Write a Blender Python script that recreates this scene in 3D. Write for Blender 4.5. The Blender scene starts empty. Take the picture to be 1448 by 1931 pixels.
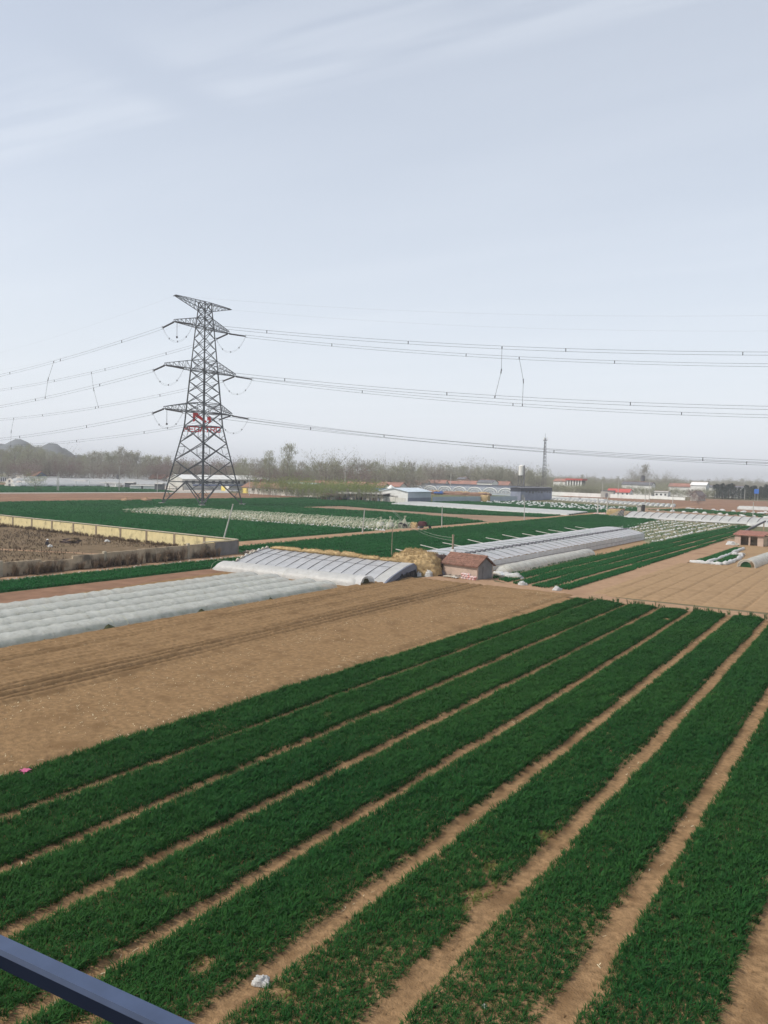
import bpy, math, random
import numpy as np
from mathutils import Vector, Matrix

scene = bpy.context.scene
COL = scene.collection
R = math.radians
random.seed(7)
rng = np.random.default_rng(11)

# ------------------------------------------------------------------ camera
# X runs across the field rows, Y along them (away), metres; eye height 12 m on a viaduct
cam_data = bpy.data.cameras.new('camera')
cam_data.sensor_width = 36.0
cam_data.lens = 28.095
cam_data.clip_start = 0.05
cam_data.clip_end = 20000
cam = bpy.data.objects.new('camera', cam_data)
COL.objects.link(cam)
cam.matrix_world = (Matrix.Translation((0, 0, 12)) @ Matrix.Rotation(R(33.2), 4, 'Z')
                    @ Matrix.Rotation(R(90 - 2.754), 4, 'X') @ Matrix.Rotation(R(1.346), 4, 'Z'))
scene.camera = cam

# ------------------------------------------------------------------ sky, sun, exposure
SUN_EL, SUN_AZ = 47.0, 222.0          # azimuth clockwise from +Y
world = bpy.data.worlds.new('World')
scene.world = world
world.use_nodes = True
wn, wl = world.node_tree.nodes, world.node_tree.links
wn.clear()
w_out = wn.new('ShaderNodeOutputWorld')
w_bg = wn.new('ShaderNodeBackground')
w_sky = wn.new('ShaderNodeTexSky')
w_sky.sky_type = 'NISHITA'
w_sky.sun_disc = False
w_sky.sun_elevation = R(SUN_EL)
w_sky.sun_rotation = R(SUN_AZ)
w_sky.air_density = 1.0
w_sky.dust_density = 2.5
w_sky.ozone_density = 1.0
w_sky.altitude = 50
w_bg.inputs['Strength'].default_value = 0.135
# thin high cirrus: streaky noise on a plane far overhead, mixed over the clear sky
w_tc = wn.new('ShaderNodeTexCoord')
w_sep = wn.new('ShaderNodeSeparateXYZ')
wl.new(w_tc.outputs['Generated'], w_sep.inputs[0])
def wmath(op, a, b=None, clamp=False):
    n = wn.new('ShaderNodeMath'); n.operation = op; n.use_clamp = clamp
    for i, v in enumerate((a, b)):
        if v is None: continue
        if isinstance(v, (int, float)): n.inputs[i].default_value = v
        else: wl.new(v, n.inputs[i])
    return n.outputs[0]
zz = wmath('MAXIMUM', w_sep.outputs['Z'], 0.03)
px_ = wmath('DIVIDE', w_sep.outputs['X'], zz)
py_ = wmath('DIVIDE', w_sep.outputs['Y'], zz)
w_comb = wn.new('ShaderNodeCombineXYZ')
wl.new(px_, w_comb.inputs[0]); wl.new(py_, w_comb.inputs[1])
w_map = wn.new('ShaderNodeMapping')
w_map.inputs['Rotation'].default_value = (0, 0, R(-62))
w_map.inputs['Scale'].default_value = (0.28, 1.1, 1)
w_map.inputs['Location'].default_value = (0.35, 0.75, 0)
wl.new(w_comb.outputs[0], w_map.inputs[0])
w_noise = wn.new('ShaderNodeTexNoise')
w_noise.inputs['Scale'].default_value = 0.85
w_noise.inputs['Detail'].default_value = 5
w_noise.inputs['Roughness'].default_value = 0.5
w_noise.inputs['Distortion'].default_value = 0.25
wl.new(w_map.outputs[0], w_noise.inputs['Vector'])
w_ramp = wn.new('ShaderNodeMapRange')
w_ramp.interpolation_type = 'SMOOTHSTEP'
w_ramp.inputs['From Min'].default_value = 0.42
w_ramp.inputs['From Max'].default_value = 0.72
w_ramp.inputs['To Min'].default_value = 0.0
w_ramp.inputs['To Max'].default_value = 0.14
wl.new(w_noise.outputs['Fac'], w_ramp.inputs['Value'])
# milky veil thickest low down, where one looks through more of it
veil = wmath('DIVIDE', 0.44, wmath('ADD', zz, 0.44))
fac = wmath('MAXIMUM', wmath('MULTIPLY', veil, 1.0), 0.0)
# one long band of cirrus drawn out along X, broken by a gap
def wrange(v, a, b, c=0., d=1.):
    n = wn.new('ShaderNodeMapRange'); n.interpolation_type = 'SMOOTHSTEP'; wl.new(v, n.inputs['Value'])
    for k_, x_ in zip(('From Min', 'From Max', 'To Min', 'To Max'), (a, b, c, d)): n.inputs[k_].default_value = x_
    return n.outputs[0]
band_q = wmath('SUBTRACT', py_, wmath('MULTIPLY', px_, 0.11))
w_c2 = wn.new('ShaderNodeCombineXYZ'); wl.new(wmath('MULTIPLY', px_, 1.1), w_c2.inputs[0]); wl.new(wmath('MULTIPLY', band_q, 9.0), w_c2.inputs[1])
w_n2 = wn.new('ShaderNodeTexNoise'); w_n2.inputs['Scale'].default_value = 1.0; w_n2.inputs['Detail'].default_value = 2.5; wl.new(w_c2.outputs[0], w_n2.inputs['Vector'])
band = wmath('MULTIPLY', wmath('MULTIPLY', wrange(band_q, 1.76, 1.90, 1., 0.), wrange(band_q, 1.25, 1.66)), wrange(w_n2.outputs['Fac'], .30, .62))
gap_ = wrange(wmath('ABSOLUTE', wmath('ADD', px_, 1.68)), .02, .17)
band = wmath('MULTIPLY', wmath('MULTIPLY', band, gap_), 0.20)
cover = wmath('ADD', w_ramp.outputs[0], band, clamp=True)
fac2 = wmath('ADD', fac, wmath('MULTIPLY', cover, wmath('SUBTRACT', 1.0, fac)), clamp=True)
w_mix = wn.new('ShaderNodeMix'); w_mix.data_type = 'RGBA'
wl.new(fac2, w_mix.inputs['Factor'])
wl.new(w_sky.outputs[0], w_mix.inputs['A'])
w_mix.inputs['B'].default_value = (6.95, 7.32, 7.85, 1)
wl.new(w_mix.outputs['Result'], w_bg.inputs['Color'])
wl.new(w_bg.outputs[0], w_out.inputs['Surface'])

sun_d = bpy.data.lights.new('sun', 'SUN')
sun_d.energy = 3.3
sun_d.angle = R(0.9)
sun_d.color = (1.0, 0.945, 0.86)
sun = bpy.data.objects.new('sun', sun_d)
COL.objects.link(sun)
sd = Vector((math.sin(R(SUN_AZ)) * math.cos(R(SUN_EL)), math.cos(R(SUN_AZ)) * math.cos(R(SUN_EL)), math.sin(R(SUN_EL))))
sun.rotation_euler = sd.to_track_quat('Z', 'Y').to_euler()
sun.location = sd * 300

vs = scene.view_settings
vs.view_transform = 'Standard'
vs.look = 'None'
vs.exposure = 0.0
vs.gamma = 1.0
vs.use_curve_mapping = False
scene.cycles.use_denoising = True
scene.cycles.max_bounces = 6
scene.cycles.diffuse_bounces = 2
scene.cycles.glossy_bounces = 2
scene.cycles.transparent_max_bounces = 24
scene.cycles.transmission_bounces = 3
scene.cycles.volume_bounces = 0
scene.cycles.caustics_reflective = False
scene.cycles.caustics_refractive = False

# ------------------------------------------------------------------ helpers
def vnoise(x, y, seed=0):
    """smooth value noise in 0..1 on arrays"""
    x = np.asarray(x, float); y = np.asarray(y, float)
    xi = np.floor(x).astype(np.int64); yi = np.floor(y).astype(np.int64)
    xf = x - xi; yf = y - yi
    u = xf * xf * (3 - 2 * xf); v = yf * yf * (3 - 2 * yf)
    def h(a, b):
        n = (a * 374761393 + b * 668265263 + seed * 974711) & 0x7fffffff
        n = ((n ^ (n >> 13)) * 1274126177) & 0x7fffffff
        return ((n ^ (n >> 16)) & 0xffff) / 65535.0
    return (h(xi, yi) * (1 - u) + h(xi + 1, yi) * u) * (1 - v) + (h(xi, yi + 1) * (1 - u) + h(xi + 1, yi + 1) * u) * v

def fnoise(x, y, seed=0, octv=3):
    s = 0; a = 0.5; t = 0
    for k in range(octv):
        s = s + a * vnoise(np.asarray(x) * 2 ** k, np.asarray(y) * 2 ** k, seed + k * 17); t += a; a *= 0.5
    return s / t

def ordinal(i):
    w = ['first', 'second', 'third', 'fourth', 'fifth', 'sixth', 'seventh', 'eighth', 'ninth', 'tenth', 'eleventh', 'twelfth', 'thirteenth', 'fourteenth', 'fifteenth', 'sixteenth', 'seventeenth', 'eighteenth', 'nineteenth', 'twentieth']
    return w[i] if i < 20 else 'twenty-' + w[i - 20]
class MB:
    """collects faces; build() links them as one mesh object"""
    def __init__(self): self.v = []; self.f = []
    def add(self, vs_, fs):
        o = len(self.v); self.v += [tuple(p) for p in vs_]; self.f += [tuple(i + o for i in f) for f in fs]; return self
    def box(self, x0, x1, y0, y1, z0, z1):
        return self.add([(x0, y0, z0), (x1, y0, z0), (x1, y1, z0), (x0, y1, z0), (x0, y0, z1), (x1, y0, z1), (x1, y1, z1), (x0, y1, z1)],
                        [(0, 3, 2, 1), (4, 5, 6, 7), (0, 1, 5, 4), (1, 2, 6, 5), (2, 3, 7, 6), (3, 0, 4, 7)])
    def beam(self, a, b, w, h=None, up=(0, 0, 1)):
        a = Vector(a); b = Vector(b); h = h or w
        d = (b - a)
        if d.length < 1e-6: return self
        d.normalize(); up = Vector(up)
        if abs(d.dot(up)) > .98: up = Vector((1, 0, 0))
        s = d.cross(up).normalized(); t = s.cross(d).normalized()
        pts = []
        for p in (a, b):
            for i, j in ((-1, -1), (1, -1), (1, 1), (-1, 1)):
                pts.append(p + s * (i * w / 2) + t * (j * h / 2))
        return self.add(pts, [(0, 3, 2, 1), (4, 5, 6, 7), (0, 1, 5, 4), (1, 2, 6, 5), (2, 3, 7, 6), (3, 0, 4, 7)])
    def tube(self, pts, r, n=6, cap=True):
        pts = [Vector(p) for p in pts]; m = len(pts)
        rs = r if isinstance(r, (list, tuple)) else [r] * m
        base = len(self.v); ref = Vector((0.13, 0.31, 0.94))
        for i, p in enumerate(pts):
            d = pts[min(i + 1, m - 1)] - pts[max(i - 1, 0)]
            d = d.normalized() if d.length > 1e-9 else Vector((0, 0, 1))
            rf = ref if abs(d.dot(ref)) < .95 else Vector((1, 0, 0))
            s = d.cross(rf).normalized(); t = s.cross(d)
            for k in range(n):
                a = 2 * math.pi * k / n
                self.v.append(tuple(p + s * (math.cos(a) * rs[i]) + t * (math.sin(a) * rs[i])))
        for i in range(m - 1):
            for k in range(n):
                k2 = (k + 1) % n
                self.f.append((base + i * n + k, base + i * n + k2, base + (i + 1) * n + k2, base + (i + 1) * n + k))
        if cap:
            self.f.append(tuple(base + k for k in range(n))[::-1]); self.f.append(tuple(base + (m - 1) * n + k for k in range(n)))
        return self
    def prism(self, poly, z0, z1):
        n = len(poly)
        return self.add([(x, y, z0) for x, y in poly] + [(x, y, z1) for x, y in poly],
                        [tuple(range(n))[::-1], tuple(range(n, 2 * n))] + [(i, (i + 1) % n, n + (i + 1) % n, n + i) for i in range(n)])
    def extr_x(self, prof, x0, x1):
        """profile in (y,z) swept along x"""
        n = len(prof)
        return self.add([(x0, y, z) for y, z in prof] + [(x1, y, z) for y, z in prof],
                        [tuple(range(n)), tuple(range(n, 2 * n))[::-1]] + [(i, n + i, n + (i + 1) % n, (i + 1) % n) for i in range(n)])
    def extr_y(self, prof, y0, y1):
        n = len(prof)
        return self.add([(x, y0, z) for x, z in prof] + [(x, y1, z) for x, z in prof],
                        [tuple(range(n))[::-1], tuple(range(n, 2 * n))] + [(i, (i + 1) % n, n + (i + 1) % n, n + i) for i in range(n)])
    def grid(self, P, closed=False):
        """P: (rows, cols, 3) array"""
        P = np.asarray(P); r, c = P.shape[:2]; o = len(self.v)
        self.v += [tuple(p) for p in P.reshape(-1, 3)]
        for i in range(r - 1):
            for j in range(c - 1):
                self.f.append((o + i * c + j, o + i * c + j + 1, o + (i + 1) * c + j + 1, o + (i + 1) * c + j))
        return self
    def mesh(self, name, mats, smooth=False):
        me = bpy.data.meshes.new(name)
        me.from_pydata([tuple(float(c) for c in p) for p in self.v], [], self.f)
        for m in (mats if isinstance(mats, (list, tuple)) else [mats]):
            if m: me.materials.append(m)
        if smooth: me.polygons.foreach_set('use_smooth', [True] * len(me.polygons))
        me.update()
        return me
    def build(self, name, mat_, parent=None, loc=(0, 0, 0), smooth=False, label=None):
        o = bpy.data.objects.new(name, self.mesh(name, mat_, smooth)); COL.objects.link(o)
        o.location = loc
        if parent is not None: o.parent = parent
        if label: o['label'] = label
        return o

def tag(o, label, cat=None, group=None, kind=None):
    o['label'] = label
    if cat: o['category'] = cat
    if group: o['group'] = group
    if kind: o['kind'] = kind
    return o
def thing(name, label, cat, loc=(0, 0, 0), rz=0, group=None):
    o = bpy.data.objects.new(name, None); COL.objects.link(o)
    o.location = loc; o.rotation_euler = (0, 0, rz); o.empty_display_size = 0.3
    return tag(o, label, cat, group)
KIDS = {}
def copy_tree(o, parent=None, loc=None, rz=None, scale=None, label=None, group=None):
    c = o.copy(); COL.objects.link(c); c.parent = parent
    if loc is not None: c.location = loc
    if rz is not None: c.rotation_euler = (0, 0, rz)
    if scale is not None: c.scale = scale if isinstance(scale, (tuple, list)) else (scale,) * 3
    if label: c['label'] = label
    if group: c['group'] = group
    kids = KIDS.get(o.name)
    if kids is None: kids = KIDS[o.name] = list(o.children)
    for ch in kids: copy_tree(ch, c)
    return c
def structure(o, label=None):
    o['kind'] = 'structure'
    if label: o['label'] = label
    return o
def stuff(o, label, cat=None):
    o['kind'] = 'stuff'; o['label'] = label
    if cat: o['category'] = cat
    return o
def np_mesh(name, V, Q, mat_, smooth=True):
    me = bpy.data.meshes.new(name)
    V = np.asarray(V, np.float32).reshape(-1, 3); Q = np.asarray(Q, np.int32)
    k = Q.shape[1]
    me.vertices.add(len(V)); me.vertices.foreach_set('co', V.ravel())
    me.loops.add(Q.size); me.loops.foreach_set('vertex_index', Q.ravel())
    me.polygons.add(len(Q)); me.polygons.foreach_set('loop_start', np.arange(len(Q), dtype=np.int32) * k)
    me.polygons.foreach_set('loop_total', np.full(len(Q), k, np.int32))
    me.update(calc_edges=True)
    me.materials.append(mat_)
    if smooth: me.polygons.foreach_set('use_smooth', np.ones(len(Q), bool))
    return me
def np_obj(name, V, Q, mat_, parent=None, smooth=True):
    o = bpy.data.objects.new(name, np_mesh(name, V, Q, mat_, smooth)); COL.objects.link(o)
    if parent is not None: o.parent = parent
    return o
def heightfield(name, x0, x1, y0, y1, step_x, step_y, fn, mat_):
    nx = int((x1 - x0) / step_x) + 1; ny = int((y1 - y0) / step_y) + 1
    X, Y = np.meshgrid(np.linspace(x0, x1, nx), np.linspace(y0, y1, ny))
    Z = fn(X, Y)
    V = np.stack([X, Y, Z], -1)
    i = np.arange(nx * ny).reshape(ny, nx)
    Q = np.stack([i[:-1, :-1], i[:-1, 1:], i[1:, 1:], i[1:, :-1]], -1).reshape(-1, 4)
    return np_obj(name, V, Q, mat_)

# ------------------------------------------------------------------ materials (all procedural)
def _nt(name):
    m = bpy.data.materials.new(name); m.use_nodes = True
    nt = m.node_tree; nt.nodes.clear()
    out = nt.nodes.new('ShaderNodeOutputMaterial'); p = nt.nodes.new('ShaderNodeBsdfPrincipled')
    nt.links.new(p.outputs[0], out.inputs['Surface'])
    return m, nt, p, out
def _noise(nt, scale, detail=3, vec=None, stretch=None, rough=.55):
    g = nt.nodes.new('ShaderNodeNewGeometry')
    src = vec or g.outputs['Position']
    if stretch:
        mp = nt.nodes.new('ShaderNodeMapping'); mp.inputs['Scale'].default_value = stretch
        nt.links.new(src, mp.inputs[0]); src = mp.outputs[0]
    n = nt.nodes.new('ShaderNodeTexNoise'); n.inputs['Scale'].default_value = scale; n.inputs['Detail'].default_value = detail
    n.inputs['Roughness'].default_value = rough
    nt.links.new(src, n.inputs['Vector'])
    return n.outputs['Fac']
def _range(nt, v, a, b, c=0., d=1., smooth=False):
    r = nt.nodes.new('ShaderNodeMapRange'); nt.links.new(v, r.inputs['Value'])
    if smooth: r.interpolation_type = 'SMOOTHSTEP'
    for k, x in zip(('From Min', 'From Max', 'To Min', 'To Max'), (a, b, c, d)): r.inputs[k].default_value = x
    return r.outputs[0]
def _mix(nt, f, a, b):
    m = nt.nodes.new('ShaderNodeMix'); m.data_type = 'RGBA'
    if isinstance(f, float): m.inputs['Factor'].default_value = f
    else: nt.links.new(f, m.inputs['Factor'])
    for k, c in (('A', a), ('B', b)):
        if isinstance(c, tuple): m.inputs[k].default_value = (*c[:3], 1)
        else: nt.links.new(c, m.inputs[k])
    return m.outputs['Result']
def mat(name, col, rough=.85, var=.22, scale=1.5, col2=None, f2=(.5, .7), s2=.35, bump=0, bscale=None, metal=0, spec=.25, stretch=None):
    m, nt, p, out = _nt(name)
    n = _noise(nt, scale, 4, stretch=stretch)
    f = _range(nt, n, .3, .7)
    c = _mix(nt, f, tuple(x * (1 - var) for x in col), tuple(min(1, x * (1 + var)) for x in col))
    if col2:
        n2 = _noise(nt, s2, 3, stretch=stretch)
        c = _mix(nt, _range(nt, n2, f2[0], f2[1], smooth=True), c, col2)
    nt.links.new(c, p.inputs['Base Color'])
    p.inputs['Roughness'].default_value = rough; p.inputs['Metallic'].default_value = metal
    p.inputs['Specular IOR Level'].default_value = spec
    if bump:
        b = nt.nodes.new('ShaderNodeBump'); b.inputs['Strength'].default_value = bump; b.inputs['Distance'].default_value = .05
        nt.links.new(_noise(nt, bscale or scale * 4, 4), b.inputs['Height']); nt.links.new(b.outputs[0], p.inputs['Normal'])
    return m
def leaf_mat(name, col, col2, trans=.3, rand=True):
    m, nt, p, out = _nt(name)
    oi = nt.nodes.new('ShaderNodeObjectInfo')
    big = _range(nt, _noise(nt, .06, 3), .35, .65)
    ad = nt.nodes.new('ShaderNodeMath'); ad.operation = 'MULTIPLY_ADD'; ad.use_clamp = True
    nt.links.new(oi.outputs['Random'], ad.inputs[0]); ad.inputs[1].default_value = .55
    mm = nt.nodes.new('ShaderNodeMath'); mm.operation = 'MULTIPLY'; nt.links.new(big, mm.inputs[0]); mm.inputs[1].default_value = .45
    nt.links.new(mm.outputs[0], ad.inputs[2])
    c = _mix(nt, ad.outputs[0], col, col2)
    nt.links.new(c, p.inputs['Base Color']); p.inputs['Roughness'].default_value = .7; p.inputs['Specular IOR Level'].default_value = .05
    if trans:
        t = nt.nodes.new('ShaderNodeBsdfTranslucent'); nt.links.new(c, t.inputs['Color'])
        mx = nt.nodes.new('ShaderNodeMixShader'); mx.inputs[0].default_value = trans
        nt.links.new(p.outputs[0], mx.inputs[1]); nt.links.new(t.outputs[0], mx.inputs[2]); nt.links.new(mx.outputs[0], out.inputs['Surface'])
    return m
def film_mat(name, col, clear=.3, rough=.3, wr=2.0, dirt=(.45, .42, .34)):
    """milky plastic film: part diffuse, part see-through, wrinkled"""
    m, nt, p, out = _nt(name)
    c = _mix(nt, _range(nt, _noise(nt, .8, 4), .35, .75), col, tuple(x * .82 for x in col))
    c = _mix(nt, _range(nt, _noise(nt, 2.3, 5), .58, .8), c, dirt)
    nt.links.new(c, p.inputs['Base Color']); p.inputs['Roughness'].default_value = rough; p.inputs['Specular IOR Level'].default_value = .45
    b = nt.nodes.new('ShaderNodeBump'); b.inputs['Strength'].default_value = .9; b.inputs['Distance'].default_value = .12
    nt.links.new(_noise(nt, wr, 4), b.inputs['Height']); nt.links.new(b.outputs[0], p.inputs['Normal'])
    t = nt.nodes.new('ShaderNodeBsdfTranslucent'); nt.links.new(c, t.inputs['Color'])
    mx = nt.nodes.new('ShaderNodeMixShader'); mx.inputs[0].default_value = .35
    nt.links.new(p.outputs[0], mx.inputs[1]); nt.links.new(t.outputs[0], mx.inputs[2])
    tr = nt.nodes.new('ShaderNodeBsdfTransparent')
    my = nt.nodes.new('ShaderNodeMixShader')
    cl = _range(nt, _noise(nt, 1.3, 3), .3, .7, clear * .5, min(.95, clear * 1.5))
    nt.links.new(cl, my.inputs[0]); nt.links.new(mx.outputs[0], my.inputs[1]); nt.links.new(tr.outputs[0], my.inputs[2])
    nt.links.new(my.outputs[0], out.inputs['Surface'])
    return m

M = {}
M['soil_crop'] = mat('soil_crop', (.265, .167, .087), .95, .30, 5.0, (.18, .11, .056), (.48, .7), .7, 1.0, 16, spec=.03)
M['soil_plough'] = mat('soil_plough', (.235, .150, .077), .95, .26, 3.5, (.175, .108, .054), (.5, .75), .5, 1.0, 11, spec=.03)
M['soil_tan'] = mat('soil_tan', (.305, .205, .116), .95, .14, 1.8, (.245, .162, .09), (.5, .8), .25, .5, 6, spec=.03)
M['soil_path'] = mat('soil_path', (.33, .215, .135), .95, .14, 1.2, (.25, .155, .095), (.5, .75), .3, .4, 6, spec=.03)
M['soil_red'] = mat('soil_red', (.22, .130, .085), .95, .22, .5, (.30, .19, .12), (.5, .75), .08, .3, 4, spec=.03)
M['soil_far'] = mat('soil_far', (.27, .19, .13), .95, .15, .3, (.22, .15, .10), (.5, .75), .05, .3, 3, spec=.03)
M['terrain'] = mat('terrain', (.16, .14, .085), .95, .25, .03, (.10, .12, .05), (.45, .65), .008, spec=.03)
M['weeds_soil'] = mat('weeds_soil', (.165, .12, .075), .95, .3, 1.6, (.11, .085, .05), (.48, .7), .5, .6, 5, spec=.03)
M['green_base'] = mat('green_base', (.022, .07, .026), .95, .3, .6, spec=.03)
M['wheat'] = leaf_mat('wheat', (.012, .070, .019), (.040, .118, .026), .22)
M['wheat_lit'] = leaf_mat('wheat_lit', (.015, .105, .034), (.035, .165, .048), .22)  # wheat copy lightened for the haze and view angle of farther fields
M['wheat_yellow'] = leaf_mat('wheat_yellow', (.16, .15, .04), (.10, .15, .04), .25)
M['straw'] = mat('straw', (.42, .305, .16), .9, .3, 3.0, (.36, .25, .12), (.5, .7), .8, .5, 20, spec=.03)
M['straw_fleck'] = mat('straw_fleck', (.52, .45, .30), .9, .3, 9, spec=.03)
M['concrete'] = mat('concrete', (.42, .41, .38), .9, .12, 1.5, (.30, .29, .27), (.5, .7), .6, .3, spec=.03)
M['concrete_pole'] = mat('concrete_pole', (.46, .45, .41), .9, .1, 2, spec=.03)
M['yellow_wall'] = mat('yellow_wall', (.66, .56, .31), .9, .10, 1.2, (.36, .30, .18), (.55, .72), .8, .3, 6, spec=.03)
M['pilaster'] = mat('pilaster', (.25, .20, .14), .9, .2, 2)
M['coping'] = mat('coping', (.42, .37, .28), .9, .15, 2)
M['old_wall'] = mat('old_wall', (.46, .37, .26), .9, .2, 1.0, (.15, .13, .10), (.52, .68), .45, .4, 5, spec=.03)
M['plaster'] = mat('plaster', (.47, .36, .29), .92, .12, 1.2, (.36, .28, .23), (.5, .75), .7, .3, 8, spec=.03)
M['plaster_grey_shade'] = mat('plaster_grey_shade', (.21, .20, .195), .92, .15, 1.2, spec=.03)  # grey plaster, darkened to put the hut gable's shade into the colour
M['tile'] = mat('tile', (.25, .14, .105), .85, .35, 2.6, (.20, .12, .09), (.5, .7), .9, .4, 9, spec=.03)
M['tile_far'] = mat('tile_far', (.31, .165, .13), .85, .2, .25, (.24, .15, .125), (.5, .7), .12, spec=.03)
M['tile_brown'] = mat('tile_brown', (.24, .145, .105), .88, .2, .3, spec=.03)
M['red_metal'] = mat('red_metal', (.45, .09, .075), .5, .12, .4)
M['blue_metal'] = mat('blue_metal', (.04, .12, .40), .5, .12, .5)
M['blue_house'] = mat('blue_house', (.07, .10, .22), .7, .15, .5)
M['pale_blue'] = mat('pale_blue', (.55, .62, .67), .5, .08, .4)
M['white_paint'] = mat('white_paint', (.74, .74, .71), .8, .07, .4, (.58, .56, .51), (.55, .75), .15)
M['white_wall'] = mat('white_wall', (.62, .60, .55), .9, .12, .35, (.44, .41, .36), (.5, .72), .12, spec=.03)
M['yellow_paint'] = mat('yellow_paint', (.72, .58, .16), .8, .08, .6)
M['grey_sheet'] = mat('grey_sheet', (.40, .44, .48), .5, .08, .4)
M['grey_sheet_dark'] = mat('grey_sheet_dark', (.17, .19, .24), .6, .15, .4)
M['slate'] = mat('slate', (.13, .13, .14), .8, .2, .5)
M['black'] = mat('black', (.025, .025, .027), .7, .2, 1)
M['dark_brown'] = mat('dark_brown', (.06, .04, .035), .85, .3, 2)
M['window'] = mat('window', (.03, .036, .045), .12, .1, 1, spec=.6)
M['steel'] = mat('steel', (.075, .08, .088), .6, .15, .6, metal=.3, spec=.3)
M['steel_light'] = mat('steel_light', (.38, .38, .38), .5, .15, .6, metal=.35)
M['conductor'] = mat('conductor', (.14, .145, .155), .55, .05, 1, metal=.3)
M['insulator'] = mat('insulator', (.05, .046, .048), .35, .1, 1, spec=.5)
M['sign_red'] = mat('sign_red', (.92, .06, .06), .6, .03, .5)
M['film'] = film_mat('film', (.73, .735, .675), .27, .24, 2.2)
M['film_white'] = film_mat('film_white', (.74, .74, .71), .07, .35, 2.5, (.55, .52, .44))
M['film_grey'] = film_mat('film_grey', (.74, .75, .77), .12, .28, 1.2, (.58, .58, .58))
M['film_far'] = film_mat('film_far', (.66, .67, .66), .10, .4, .8, (.50, .47, .42))
M['film_clear'] = film_mat('film_clear', (.62, .66, .70), .55, .25, .4, (.5, .5, .5))
M['bag'] = film_mat('bag', (.82, .82, .80), .02, .4, 8, (.62, .60, .55))
M['sack_pink'] = mat('sack_pink', (.62, .50, .48), .8, .12, 3, (.55, .25, .22), (.5, .6), 3)
M['sack_tan'] = mat('sack_tan', (.50, .46, .38), .85, .2, 2.5, (.25, .2, .15), (.52, .7), 1.5)
M['pink_cloth'] = mat('pink_cloth', (.48, .12, .22), .8, .15, 4)
M['wood'] = mat('wood', (.30, .24, .17), .85, .2, 3)
M['bamboo'] = mat('bamboo', (.50, .50, .38), .75, .2, 1.2)
M['rubble'] = mat('rubble', (.36, .30, .25), .9, .4, 2.0, (.12, .11, .10), (.5, .6), 1.5, spec=.03)
M['bark'] = mat('bark', (.19, .165, .14), .9, .2, .6, spec=.03)
M['twig_grey'] = leaf_mat('twig_grey', (.27, .245, .20), (.34, .325, .24), .2)
M['twig_green'] = leaf_mat('twig_green', (.285, .285, .195), (.35, .35, .235), .25)
M['twig_red'] = leaf_mat('twig_red', (.20, .145, .135), (.25, .185, .16), .2)
M['willow'] = leaf_mat('willow', (.20, .245, .08), (.27, .31, .115), .3)
M['shrub_dry'] = leaf_mat('shrub_dry', (.13, .095, .07), (.25, .19, .13), .2)
M['conifer'] = leaf_mat('conifer', (.035, .065, .045), (.055, .09, .06), .1)
M['hill'] = mat('hill', (.12, .13, .135), .95, .3, .02, (.09, .09, .08), (.5, .7), .01, spec=.03)
M['car_white'] = mat('car_white', (.72, .73, .74), .25, .03, .5, spec=.5)
M['rail_paint'] = mat('rail_paint', (.048, .07, .13), .35, .16, 6, spec=.4)
M['skin'] = mat('skin', (.48, .30, .22), .6, .05, 8)
M['cloth_dark'] = mat('cloth_dark', (.045, .045, .06), .85, .2, 6)
M['cloth_white'] = mat('cloth_white', (.75, .75, .74), .85, .06, 6)
M['blue_sign'] = mat('blue_sign', (.03, .14, .50), .5, .05, .5)

# ================================================================== GROUND AND FIELDS
def sheet(name, poly, m, z, label=None):
    b = MB(); b.add([(x, y, z) for x, y in poly], [tuple(range(len(poly)))])
    o = b.build(name, m)
    if o.data.polygons[0].normal.z < 0:
        o.data.flip_normals()
    return structure(o, label)
def inpoly(x, y, poly):
    r = np.zeros(len(x), bool); n = len(poly); j = n - 1
    for i in range(n):
        xi, yi = poly[i]; xj, yj = poly[j]
        c = ((yi > y) != (yj > y)) & (x < (xj - xi) * (y - yi) / (yj - yi + 1e-12) + xi)
        r ^= c; j = i
    return r

sheet('ground', [(-9000, -3000), (5000, -3000), (5000, 9000), (-9000, 9000)], M['terrain'], 0.0, 'flat plain of fields reaching to the horizon')

# ---- foreground: crop beds with bare footpaths between them
PATHS = [(-24.9, .17, .1), (-21.65, .26, .25), (-18.55, .30, .3), (-15.4, .32, .8), (-12.15, .46, .75), (-9.0, .50, .75), (-5.85, .52, .6), (-2.45, .75, .4), (.8, .5, .4), (4.0, .5, .4)]
def bend(y): return -0.75 * np.clip((np.asarray(y, float) - 32) / 44, 0, 1) ** 1.3
def left_edge(y): return -28.75 + .026 * np.asarray(y, float)
FAR = 76.4
def path_dist(x, y):
    d = np.full(np.shape(x), 9.0)
    for px, w, k in PATHS:
        wob = .10 * (vnoise(np.asarray(y) * .5, np.zeros_like(y) + px, 3) - .5)
        d = np.minimum(d, np.abs(x - (px + bend(y) * k + wob)) - w / 2)
    return d
def fg_soil(X, Y):
    d = path_dist(X, Y)
    rough_ = .05 * (vnoise(X * 7, Y * 5, 44) - .5)
    bed = np.clip(d / .15, 0, 1)
    z = .05 + .07 * bed + .06 * (fnoise(X * 2.5, Y * 2.5, 5) - .5) + rough_
    return .02 + (z - .02) * np.clip((76.8 - Y) / .8, 0, 1) * np.clip((X + 28.4) / .3, 0, 1)
structure(heightfield('crop_soil', -28.4, 6.2, 2, 76.8, .16, .22, fg_soil, M['soil_crop']), 'bare tan soil of the footpaths between crop beds')
FURR = [(-45.6, .20, .26), (-44.9, .10, .2), (-42.3, .10, .2)] + [(-39.7 + .80 * i, .22, .24) for i in range(4)]
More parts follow.
